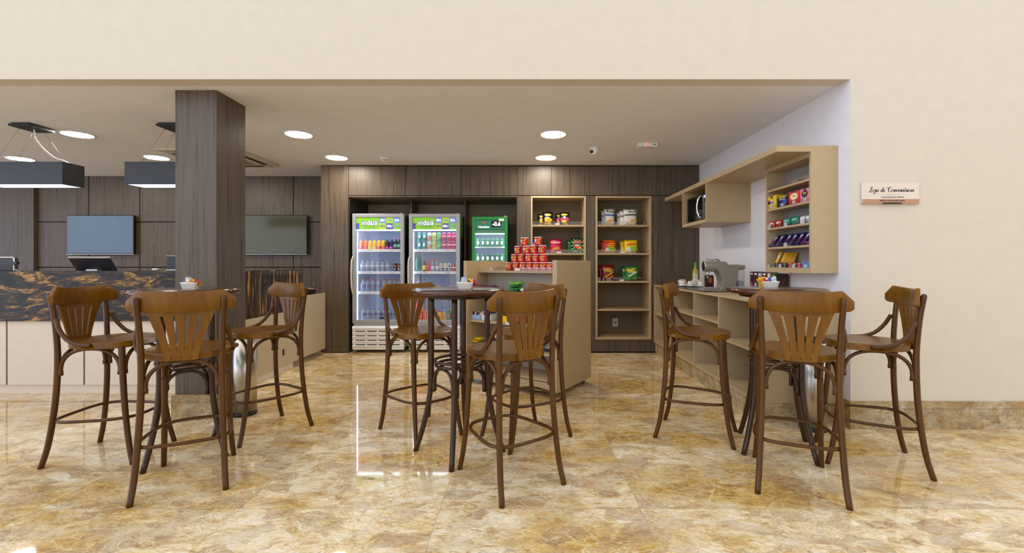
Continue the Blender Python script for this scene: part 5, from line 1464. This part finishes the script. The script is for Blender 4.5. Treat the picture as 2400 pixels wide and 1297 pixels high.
for z in BZ:
    bm = new(); box(bm, -w + .032, w - .032, .07, .46, z - .014, z); obj('shelf', bm, cool_white, t)
bm = new(); box(bm, -w + .03, -w + .042, .052, .066, .2, zt - .24); box(bm, w - .042, w - .03, .052, .066, .2, zt - .24); box(bm, -w + .05, w - .05, .055, .08, zt - .245, zt - .235)
obj('light_strip', bm, mat('beer_led', (240, 246, 255), emit=(220, 232, 255), estr=18.0), t)
bm = new()
for sx in (-1, 1):
    for yy2 in (.09, .42): lathe(bm, [(0, 0), (.02, 0), (.016, .06), (0, .06)], 14, M=Matrix.Translation((sx * .19, yy2, 0)), cap=False)
obj('feet', bm, black, t)
for row, z in enumerate(BZ[:2]):
    for k, x in enumerate((1121, 1132.4, 1143.3, 1154.4, 1165.3, 1176)):
        Y = 6.42
        can('beer', X_(x, Y), Y, z, .0275, .115, L('can_beer', (8, 120, 66)), 'green beer can, %s from left on %s shelf of green cooler' % (ORD[k], ('upper', 'lower')[row]), 'beer cans in green cooler', [('white_oval', sign_white, c_spot(.5, .017, .026)), ('green_lettering', dkg, c_text('Heineken', .0085, .52, 0, 0, .0003, 2)), ('star', MATS['star_red'], c_spot(.68, .004, .004, 0, 2))], 0)

# ------------------------------------------------------------------ snacks on the rolling stand
def flat_pack(name, lx, ly, z, w, d, th, m, label, rz=0.0, tilt=0.0, band_m=None, group='snack packs on the rolling stand'):
    X, Y = kw(lx, ly)
    bm = new(); pillow(bm, w, d, th, 8, crimp=1.0)
    bmesh.ops.transform(bm, matrix=Matrix.Translation((0, d / 2, th / 2)) @ Matrix.Rotation(PI / 2, 4, 'X'), verts=bm.verts)
    t = thing(name, label, 'snack pack', (X, Y, z), KA + rz, group)
    t.rotation_euler[0] = tilt
    obj('wrapper', bm, m, t)
    if band_m:
        bm = new(); box(bm, -w * .28, w * .28, -d * .32, d * .32, th - .001, th + .0015); obj('printed_panel', bm, band_m, t)
    return t
z = KSH[0]
for k, x in enumerate((1119, 1132, 1146, 1158)):
    flat_pack('cookie_pack', klx(x, -.20), -.20 + .01 * (k % 2), z + .022 * (k % 2) * 0, .08, .15, .030, PUR, 'purple cookie pack, %s from left on stand upper shelf' % ORD[k], 0.25 * (-1) ** k, 0, MG)
for k, x in enumerate((1126, 1140, 1153)):
    flat_pack('cookie_pack', klx(x, -.19), -.19, z + .031, .08, .14, .028, PUR, 'purple cookie pack, %s from left in upper layer on stand' % ORD[k], -0.2 * (-1) ** k)
for k, x in enumerate((1169, 1181)):
    flat_pack('cookie_pack', klx(x, -.20), -.20, z, .07, .13, .028, (YE, P_cream)[k], '%s cookie pack beside purple ones on stand upper shelf' % ('yellow', 'cream')[k], .1)
for k in range(4):
    flat_pack('cookie_pack', klx(1208 + 4 * (k % 2), -.20), -.20, z + .026 * k, .13, .15, .025, (DG, GN, GN, LG)[k], 'green snack pack, %s from bottom of its pile on stand' % ORD[k], .15 * (-1) ** k, 0, (WH, None, WH, GN)[k])
flat_pack('cookie_pack', klx(1236, -.19), -.19, z, .11, .14, .05, WH, 'white and blue snack pack right of green pile on stand', .1, 0, BL)
z = KSH[1]
def carton_box(name, lx, ly, z, w, d, h, m, label, cols, n=6, cat='display box'):
    X, Y = kw(lx, ly)
    t = thing(name, label, cat, (X, Y, z), KA)
    bm = new(); th = .003
    box(bm, -w / 2, w / 2, -d / 2, -d / 2 + th, 0, h * .62); box(bm, -w / 2, w / 2, d / 2 - th, d / 2, 0, h); box(bm, -w / 2, -w / 2 + th, -d / 2, d / 2, 0, h * .8); box(bm, w / 2 - th, w / 2, -d / 2, d / 2, 0, h * .8); box(bm, -w / 2, w / 2, -d / 2, d / 2, 0, th)
    obj('carton', bm, m, t)
    for k in range(n):
        bm = new(); u = -w / 2 + .012 + (w - .024) * k / max(1, n - 1)
        box(bm, u - .008, u + .008, -d / 2 + .006, d / 2 - .006, .004, h * 1.02 - .004 * (k % 2), bev=.003)
        X2, Y2 = X + u * 0, Y
        o = obj('candy_bar', bm, cols[k % len(cols)], loc=(X, Y, z + .0), rot=(0, 0, KA)); tag(o, '%s, %s from left inside' % (label.replace('display box', 'box bar'), ORD[k]), 'candy bar', 'bars in stand display boxes')
KW_ = klx
carton_box('display_box', klx(1122, -.22), -.22, z, .13, .10, .075, mat('box_paleblue', (170, 196, 236), .5), 'pale blue display box on stand middle shelf', [BRN, NV, WH], 6)
carton_box('display_box', klx(1146, -.22), -.22, z, .13, .10, .085, WH, 'white display box on stand middle shelf', [WH, RD, NV], 6)
carton_box('display_box', klx(1187, -.24), -.24, z, .085, .10, .10, YE, 'yellow display box on stand middle shelf', [YE, OLV, BRN], 4)
carton_box('display_box', klx(1203, -.24), -.24, z, .06, .10, .105, LG, 'lime display box on stand middle shelf', [LG, WH], 3)
carton_box('display_box', klx(1225, -.24), -.24, z, .09, .10, .10, PK, 'pink display box on stand middle shelf', [PK, RD], 4)
carton_box('display_box', klx(1250, -.24), -.24, z, .08, .10, .09, mat('box_gold', (236, 190, 60), .5), 'gold display box on stand middle shelf right side', [YE, WH], 4)
X, Y = kw(klx(1191, -.312), -.3125); tagcard('price_tag', (X, Y, KSH[1] - .02), KA, .06, .026, 'white price tag below the yellow display box on stand', 'R$ 3,00', 0)
z = KSH[2]
for k, x in enumerate((1117, 1125)):
    flat_pack('candy_pack', klx(x, -.22), -.22, z + .03 * k, .09, .12, .03, YE, 'yellow candy pack, %s from bottom on stand lower shelf' % ORD[k], .1)
flat_pack('candy_pack', klx(1287, -.2), -.2, z, .10, .12, .03, NV, 'navy candy pack at right end of stand lower shelf', .1, 0, WH)
# ------------------------------------------------------------------ candy rack on the right wall
GR = 'sweets on the wall rack'
XF = 2.232
def ry(pxl): return XF * F / (pxl - CX)
def rack_box(y0, y1, z, h, d, m, label, side_m=None, words_=None, wm=None, tilt=0.10, spots_=()):
    """open-topped sweet box facing -x, spanning y0..y1"""
    w = y1 - y0
    t = thing('candy_box', label, 'candy box', (XF, (y0 + y1) / 2, z), 0, GR)
    bm = new(); th = .003
    box(bm, 0, th, -w / 2, w / 2, 0, h * .8); box(bm, 0, th, -w / 2, -w * .15, h * .8, h); box(bm, 0, th, w * .15, w / 2, h * .8, h)
    box(bm, th, d - th, -w / 2, -w / 2 + th, 0, h); box(bm, th, d - th, w / 2 - th, w / 2, 0, h); box(bm, d - th, d, -w / 2, w / 2, 0, h); box(bm, th + .001, d - th - .001, -w / 2 + th + .001, w / 2 - th - .001, 0.001, h * .7)
    obj('carton', bm, m, t)
    for nm, mm, u, v, a, b in spots_:
        bm = new(); disc(bm, on_left(-.0006, u * w, v * h), a * w, b * h, 18); obj(nm, bm, mm, t)
    if words_:
        bm = new(); add_text(bm, words_[0], words_[1], on_left(-.0014, 0, h * words_[2]), .0006); obj('lettering', bm, wm, t)
    bm = new(); quad(bm, on_left(-.0018, 0, 0), -.022, .022, h * .08, h * .08 + .022); add_text(bm, '4,00', .014, on_left(-.0024, 0, h * .08 + .011), mi=1); obj('price_tag', bm, [paper_white, ink_grey], t)
    return t
z = CS[1]
rack_box(ry(1820), ry(1794.5) - .02, z, .118, .13, YE, 'yellow gum box at left end of rack second shelf', None, ('Chiclets', .028, .50), ink, 0, [('red_spot', lb_r, .30, .55, .18, .2), ('white_panel', WH, 0, .5, .4, .14)])
rack_box(ry(1846), ry(1821), z, .095, .13, NV, 'navy and yellow mint box second on rack second shelf', None, ('HALLS', .03, .72), WH, 0, [('yellow_band', YE, 0, .92, .48, .05), ('blue_art', BL, -.2, .45, .25, .25)])
rack_box(ry(1874), ry(1848), z, .105, .13, L('candy_red', (226, 50, 44)), 'red candy box third on rack second shelf', None, ('Fini', .03, .66), YE, 0, [('pale_badge', P_cream, 0, .62, .34, .28)])
rack_box(ry(1897), ry(1875.5), z, .105, .13, L('candy_pink', (238, 130, 150)), 'pink candy box at right end of rack second shelf', None, ('Fini', .03, .66), YE, 0, [('dark_badge', NV, 0, .62, .34, .28)])
def packs(y0, y1, z, h, m, label, n, dpt=.028, depth=.12, art=None, group=GR):
    """row of small soft packs one behind the other; each is its own thing"""
    w = (y1 - y0 - .004) / 2
    i = 0
    for c in range(2):
        for k in range(n):
            t = thing('candy_packet', '%s, %s row from front, %s column' % (label, ORD[k], ('far', 'near')[c]), 'candy packet', (XF + .004 + k * dpt, y0 + (y1 - y0) * (.75 - .5 * c), z + .001), -PI / 2, group)
            bm = new(); pillow(bm, w, h + .004 * (k % 2), .022, 5); bmesh.ops.transform(bm, matrix=Matrix.Translation((0, .011, 0)), verts=bm.verts); obj('wrapper', bm, m, t)
            if k == 0 and art:
                bm = new(); fn = front_of(w, h, .022, .0012); blob(bm, lambda u, v: (fn(u, v)[0], fn(u, v)[1] + .011, fn(u, v)[2]), 0, h * .66, w * .3, h * .16); obj('white_art', bm, art, t)
z = CS[2]
packs(ry(1829), ry(1797) - .012, z, .060, L('pack_red', (206, 48, 56)), 'red candy packet on rack third shelf', 4, art=WH)
packs(ry(1868), ry(1831), z, .066, L('pack_teal', (20, 136, 112)), 'teal candy packet on rack third shelf', 4, art=lb_g)
packs(ry(1897.5), ry(1870), z, .062, SIL, 'silver candy packet on rack third shelf', 4, art=WH)
for (x, y_, l) in ((1804, 0, 'red'), (1842, 0, 'teal'), (1882, 0, 'silver')):
    t = thing('price_tag', 'white price tag in front of %s packets on rack' % l, 'price tag', (XF - .004, ry(x), z), -PI / 2, 'price tags')
    bm = new(); box(bm, -.026, .026, -.001, 0, 0, .028); obj('card', bm, paper_white, t)
    bm = new(); add_text(bm, 'R$ 4,50', .014, on_front(0, -.0016, .014)); obj('lettering', bm, ink_grey, t)
# chocolate bars leaning back
def bar(name, y, x, z, w, h, th, lean, m, label, art=(), group=GR, cat='chocolate bar'):
    t = thing(name, label, cat, (x, y, z), -PI / 2, group)
    M = Matrix.Rotation(-lean, 4, 'X')
    bm = new(); box(bm, -w / 2, w / 2, -th, 0, 0, h, bev=.002); bmesh.ops.transform(bm, matrix=M, verts=bm.verts); obj('wrapper', bm, m, t)
    for nm, mm, cu, cv, a, b in art:
        bm = new(); blob(bm, lambda u, v: (u, -th - .0008, v), cu * w, cv * h, a * w, b * h, 0, 14); bmesh.ops.transform(bm, matrix=M, verts=bm.verts); obj(nm, bm, mm, t)
    return t
z = CS[3]
navy_w = L('choc_navy', (44, 42, 100)); art = [('white_art', WH, 0, .74, .30, .12), ('red_art', lb_r, .05, .56, .3, .06), ('chocolate_art', BRN, 0, .30, .34, .14)]
groups = [(1800, 1814), (1830, 1844), (1858, 1873), (1887, 1897)]
n_ = 0
bar0 = None
for gi, (xa, xb) in enumerate(groups):
    for c, x in enumerate((xa + 2, xb + 1)):
        if gi == 3 and c == 1: continue
        for k in range(3):
            y = ry(x) - .018
            l = 'navy chocolate bar, %s stack from left, %s from front on rack fourth shelf' % (ORD[gi * 2 + c], ORD[k])
            hh = 0.125 + .012 * (gi == 2)
            lo = (XF + .012 + k * .020, y, z + .0015)
            if bar0 is None: bar0 = bar('chocolate_bar', y, lo[0], lo[2], .046, hh, .012, .62, navy_w, l, art)
            else: dup(bar0, lo, -PI / 2, l)
t = thing('price_tag', 'white price tag before the navy chocolate bars on rack', 'price tag', (XF - .004, ry(1842), z), -PI / 2, 'price tags')
bm = new(); box(bm, -.024, .024, -.001, 0, 0, .028); obj('card', bm, paper_white, t)
bm = new(); add_text(bm, 'R$ 8,00', .013, on_front(0, -.0016, .014)); obj('lettering', bm, ink_grey, t)
z = CS[4]
bar('chocolate_bar', ry(1811), XF + .02, z, .042, .150, .010, .42, L('choc_gold', (220, 166, 40)), 'golden chocolate bar leaning alone at left of rack bottom shelf', [('white_art', WH, .05, .68, .25, .12), ('dark_art', BRN, 0, .16, .4, .14)])
gold0 = None
for k in range(8):
    y = ry(1819) - .008 - k * .009
    lo = (XF + .03 + k * .008, y, z + .001)
    l = 'golden chocolate bar in fanned row, %s from front on rack bottom shelf' % ORD[k]
    if gold0 is None: gold0 = bar('chocolate_bar', y, lo[0], z + .001, .040, .140 , .006, .40, MATS['choc_gold'], l, [('dark_art', BRN, 0, .2, .4, .16)])
    else: dup(gold0, lo, -PI / 2, l)
def flat_boxes(y0, y1, z, m, m2, label, layers, rows_):
    w = (y1 - y0) / 1.0
    first_ = None
    for j in range(layers):
        for r_ in range(rows_):
            l = '%s, %s row from front, %s layer from bottom' % (label, ORD[r_], ORD[j])
            lo = (XF + .006 + r_ * .036, (y0 + y1) / 2, z + j * .0205)
            if first_ is None:
                t = thing('candy_carton', l, 'candy box', lo, 0, GR)
                bm = new(); box(bm, 0, .034, -w / 2 + .002, w / 2 - .002, 0, .020, bev=.001); obj('carton', bm, m, t)
                bm = new()
                for q in (-.3, 0.0, .3): quad(bm, on_left(-.0006, q * w, .010), -.012, .012, -.004, .004)
                obj('printed_panel', bm, m2, t)
                first_ = t
            else: dup(first_, lo, 0, l)
flat_boxes(ry(1843), ry(1813), z, L('mint_black', (44, 42, 44)), SIL, 'black candy carton on rack bottom shelf', 2, 4)
flat_boxes(ry(1878), ry(1844), z, L('mint_red', (186, 74, 68)), WH, 'red candy carton on rack bottom shelf', 2, 4)
rack_box(ry(1897), ry(1880), z, .045, .12, L('candy_blue', (100, 150, 210)), 'low blue candy box at right end of rack bottom shelf')
for (x, l) in ((1801, 'golden bar'), (1829, 'black cartons'), (1861, 'red cartons')):
    t = thing('price_tag', 'white price tag before the %s on rack bottom shelf' % l, 'price tag', (XF - .004, ry(x), z), -PI / 2, 'price tags')
    bm = new(); box(bm, -.022, .022, -.001, 0, 0, .026); obj('card', bm, paper_white, t)
    bm = new(); add_text(bm, 'R$ 6,50', .012, on_front(0, -.0016, .013)); obj('lettering', bm, ink_grey, t)
# acrylic items on the top rack shelf
z = CS[0]
o = obj('cardboard_box', box(new(), 0, .07, -.05, .05, 0, .045, bev=.003), mat('kraft_tan', (150, 128, 100), .7), loc=(2.29, 3.80, z)); tag(o, 'small tan cardboard box on otherwise empty rack top shelf', 'box')

# ------------------------------------------------------------------ coffee corner
CT = 0.943
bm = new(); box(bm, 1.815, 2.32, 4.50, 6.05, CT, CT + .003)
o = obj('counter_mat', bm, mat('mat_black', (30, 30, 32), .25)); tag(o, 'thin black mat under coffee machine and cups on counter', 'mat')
MT = CT + .003
# coffee machine, spout towards -x
t = thing('coffee_machine', 'grey capsule coffee machine with chrome lever on counter', 'coffee machine', (1.845, 4.66, MT))
taupe = mat('machine_taupe', (142, 135, 122), .35, .1)
w2 = .075
side = [(0.150, 0.045), (0.290, 0.0), (0.360, 0.0), (0.400, 0.235), (0.395, 0.262), (0.165, 0.266), (0.130, 0.262), (0.118, 0.25), (0.118, 0.236), (0.150, 0.205), (0.180, 0.165), (0.195, 0.115), (0.190, 0.060), (0.178, 0.018)]
bm = new()
body = [(0.150, 0.0), (0.325, 0.0), (0.362, 0.276), (0.135, 0.276), (0.120, 0.262), (0.124, 0.242), (0.155, 0.212), (0.182, 0.165), (0.196, 0.110), (0.192, 0.055), (0.172, 0.025)]
prism(bm, body, 'y', -w2, w2); obj('body', bm, taupe, t, bevel=.004)
bm = new()
lathe(bm, [(0.0, 0.0), (0.044, 0.0), (0.052, 0.008), (0.055, 0.020), (0.055, 0.190), (0.048, 0.225), (0.030, 0.250), (0.0, 0.256)], 28, M=Matrix.Translation((0.028, 0, 0.258)) @ Matrix.Rotation(PI / 2, 4, 'Y'), cap=False)
obj('brew_head', bm, taupe, t, smooth=True)
bm = new(); lathe(bm, [(0.0, -0.006), (0.034, -0.005), (0.044, -0.001), (0.046, 0.004)], 28, M=Matrix.Translation((0.026, 0, 0.258)) @ Matrix.Rotation(PI / 2, 4, 'Y'), cap=False); obj('front_cap', bm, black, t)
bm = new(); tube(bm, [(0.028, .049 * math.cos(a * PI / 14), 0.258 + .049 * math.sin(a * PI / 14)) for a in range(28)], .005, 8, closed=True); obj('chrome_ring', bm, chrome, t)
bm = new(); tube(bm, smoothed([(0.055, 0, 0.333), (0.085, 0, 0.328), (0.12, 0, 0.322), (0.16, 0, 0.330), (0.195, 0, 0.322), (0.215, -.02, 0.30), (0.222, -.03, 0.285)], 6), .0085, 10, flat=.7); tube(bm, smoothed([(0.16, 0, 0.330), (0.19, 0.02, 0.322), (0.205, .03, 0.30), (0.212, .035, 0.285)], 6), .007, 8); obj('lever', bm, chrome, t)
bm = new(); lathe(bm, [(.012, -.05), (.016, -.02), (.020, 0.0), (0.0, 0.0)], 16, M=Matrix.Translation((0.07, 0, .20))); lathe(bm, [(.008, -.015), (.012, 0)], 12, M=Matrix.Translation((0.07, 0, .15))); obj('spout', bm, chrome, t)
bm = new(); box(bm, 0.0, .165, -.06, .06, 0, .040, bev=.006); obj('drip_tray', bm, taupe, t)
bm = new(); box(bm, 0.004, .15, -.05, .05, .040, .044); obj('drip_grid', bm, chrome, t)
bm = new(); box(bm, -.002, .0, -.045, .045, .008, .034); obj('tray_front', bm, silver, t)
bm = new(); box(bm, .345, .437, -.065, .065, .225, .274, bev=.016); obj('tank_lid', bm, taupe, t)
bm = new(); box(bm, .368, .432, -.058, .058, .02, .225, bev=.012); obj('water_tank', bm, milky_mat('tank_plastic', (214, 218, 222), .30), t)
bm = new(); box(bm, .376, .424, -.050, .050, .025, .11, bev=.01); obj('tank_water', bm, milky_mat('tank_water', (120, 150, 190), .55), t)
bm = new(); box(bm, .32, .437, -.06, .06, 0, .02, bev=.004); obj('rear_foot', bm, taupe, t)

# cups
def lathe_mesh(prof, seg=24): return lathe(new(), prof, seg, cap=False)
def saucer(x, y, z, label):
    o = obj('saucer', lathe_mesh([(0, .004), (.03, .004), (.034, 0), (.038, .004), (.062, .012), (.070, .016), (.068, .018), (.04, .009), (0, .008)]), ceramic, loc=(x, y, z)); return tag(o, label, 'saucer', 'white saucers on counter')
cup0 = [None]
def cup(x, y, z, rz, label, up=True):
    t = thing('coffee_cup', label, 'cup', (x, y, z), rz, 'white espresso cups on counter')
    pr = [(0, .002), (.020, .002), (.022, 0), (.024, .003), (.030, .030), (.033, .058), (.0325, .060), (.030, .056), (.022, .010), (0, .006)]
    M = Matrix.Identity(4) if up else Matrix.Translation((0, 0, .060)) @ Matrix.Rotation(PI, 4, 'X')
    bm = lathe_mesh(pr); bmesh.ops.transform(bm, matrix=M, verts=bm.verts); obj('cup_body', bm, ceramic, t)
    bm = new(); tube(bm, smoothed([(.030, 0, .048), (.044, 0, .050), (.052, 0, .038), (.044, 0, .022), (.028, 0, .020)], 5), .004, 8); bmesh.ops.transform(bm, matrix=M, verts=bm.verts); obj('handle', bm, ceramic, t)
    bm = new(); f = on_can(.0322, .028); disc(bm, lambda u, v: f(u, v), .007, .006, 12); obj('red_mark', bm, mat('mark_red', (190, 50, 50), .4), t)
    return t
def bowl(x, y, z, label):
    o = obj('sugar_bowl', lathe_mesh([(0, .003), (.026, .003), (.028, 0), (.034, .004), (.050, .035), (.055, .066), (.057, .070), (.054, .070), (.046, .036), (.03, .010), (0, .008)]), ceramic, loc=(x, y, z)); return tag(o, label, 'bowl', 'white bowls on counter')
def cp(xp, Y): return X_(xp, Y)
A = (cp(1598.5, 5.62), 5.62); B = (cp(1620.7, 5.55), 5.55); Cc = (cp(1643, 5.48), 5.48)
saucer(*A, MT, 'white saucer at left end of the cups on counter'); saucer(*B, MT, 'white saucer in the middle of the cups on counter'); saucer(*Cc, MT, 'white saucer at right of cups, next to coffee machine')
cup(A[0] + .0, A[1] - .0, MT + .010, -.6, 'upturned espresso cup on the left saucer', False)
cup(B[0] - .02, B[1], MT + .010, -2.4, 'upturned espresso cup on the middle saucer', False)
cup(Cc[0] - .01, Cc[1], MT + .010, -2.5, 'upturned espresso cup on the right saucer', False)
cup(Cc[0] + .10, Cc[1] + .06, MT, -.3, 'upturned espresso cup just right of the right saucer', False)
bowl(cp(1598.5, 5.80) , 5.80, MT, 'white bowl with sachets behind the left saucer'); bowl(cp(1630.5, 5.72), 5.72, MT, 'white bowl with sachets behind the middle saucer')
for (xp, Y, l) in ((1596, 5.80, 'left'), (1602, 5.80, 'left'), (1626, 5.72, 'middle'), (1634, 5.72, 'middle')):
    o = obj('sachet_box', box(new(), -.022, .022, -.01, .01, 0, .045, bev=.002), P_cream, loc=(cp(xp, Y), Y, MT + .0405)); tag(o, 'cream sachet in the %s white bowl, %s one' % (l, 'left' if xp in (1596, 1626) else 'right'), 'sachet')
# wine bottle
t = thing('wine_bottle', 'white wine bottle with green cap behind the coffee cups', 'bottle', (cp(1629.3, 5.98), 5.98, CT))
bm = new(); lathe(bm, [(0, .0), (.034, 0), (.0375, .006), (.0375, .175), (.034, .195), (.020, .222), (.0145, .240), (.0135, .30), (0, .30)], 28, cap=False); obj('glass_body', bm, mat('wine_glass', (176, 168, 60), .06, coat=.5), t)
bm = new(); lathe(bm, [(.0142, .238), (.0148, .242), (.0146, .300), (.015, .302), (.015, .312), (0, .312)], 20, cap=False); obj('capsule', bm, mat('capsule_green', (106, 176, 66), .3), t)
bm = new()
f = on_can(.0380, 0)
for k in range(8):
    a = (-1.1 + 1.7 * k / 8) * .038; b = (-1.1 + 1.7 * (k + 1) / 8) * .038
    bm.faces.new([bm.verts.new(f(*p)) for p in ((a, .05), (b, .05), (b, .155), (a, .155))])
obj('paper_label', bm, mat('wine_label', (232, 224, 210), .6), t)
bm = new(); disc(bm, on_can(.0384, .120, 0, -.35), .010, .012); obj('label_crest', bm, mat('crest_tan', (190, 140, 90), .5), t)
# dark coffee box behind the machine
t = thing('coffee_box', 'dark brown coffee box standing behind machine spout', 'box', (cp(1662, 5.1), 5.10, CT + .003))
bm = new(); box(bm, -.040, .040, -.03, .03, 0, .155); obj('carton', bm, mat('coffee_brown', (58, 34, 28), .4), t)
bm = new(); disc(bm, on_front(.0, -.0306, .10), .026, .035); obj('orange_art', bm, mat('coffee_orange', (170, 90, 40), .5), t)
# capsule boxes in a row by the wall
caps = [(1758, 1765.5, .208, 'coffee_brown', lb_r, 'dark coffee capsule box with red stripe, first from left'), (1766, 1776, .206, 'coffee_brown2', P_blue, 'dark coffee capsule box with blue dot, second from left'), (1776.5, 1785, .200, 'coffee_grey', YE, 'grey coffee capsule box with yellow cup picture'), (1786, 1797, .206, 'coffee_brown3', MR, 'dark coffee capsule box behind the sugar dish, left'), (1798, 1806, .200, 'coffee_grey2', WH, 'pale grey coffee capsule box behind the sugar dish'), (1806.5, 1820, .196, 'coffee_brown4', LG, 'dark coffee capsule box with green stripe at right')]
cols = {'coffee_brown2': (66, 32, 26), 'coffee_grey': (150, 140, 136), 'coffee_brown3': (72, 34, 30), 'coffee_grey2': (176, 168, 166), 'coffee_brown4': (62, 34, 28), 'coffee_brown': (58, 34, 28)}
for (xa, xb, h, mn, art_m, l) in caps:
    XW = 2.30
    y1 = XW * F / (xa - CX); y0 = XW * F / (xb - CX)
    t = thing('capsule_box', l, 'box', (XW, (y0 + y1) / 2, CT), 0, 'coffee capsule boxes by the wall')
    w = (y1 - y0) / 2 - .0015
    bm = new(); box(bm, 0, .11, -w, w, 0, h, bev=.001); obj('carton', bm, mat(mn, cols[mn], .4), t)
    bm = new(); disc(bm, on_left(-.0006, 0, h * .34), w * .55, h * .16); obj('picture', bm, art_m, t)
    bm = new(); quad(bm, on_left(-.0006, 0, h * .9), -w * .6, w * .6, -.008, .008); obj('top_tag', bm, paper_white if 'green' not in l else LG, t)
# cup on the lower cubby shelf
cup(1.90, 5.75, 0.56, .5, 'white cup on shelf in far cubby of coffee counter');
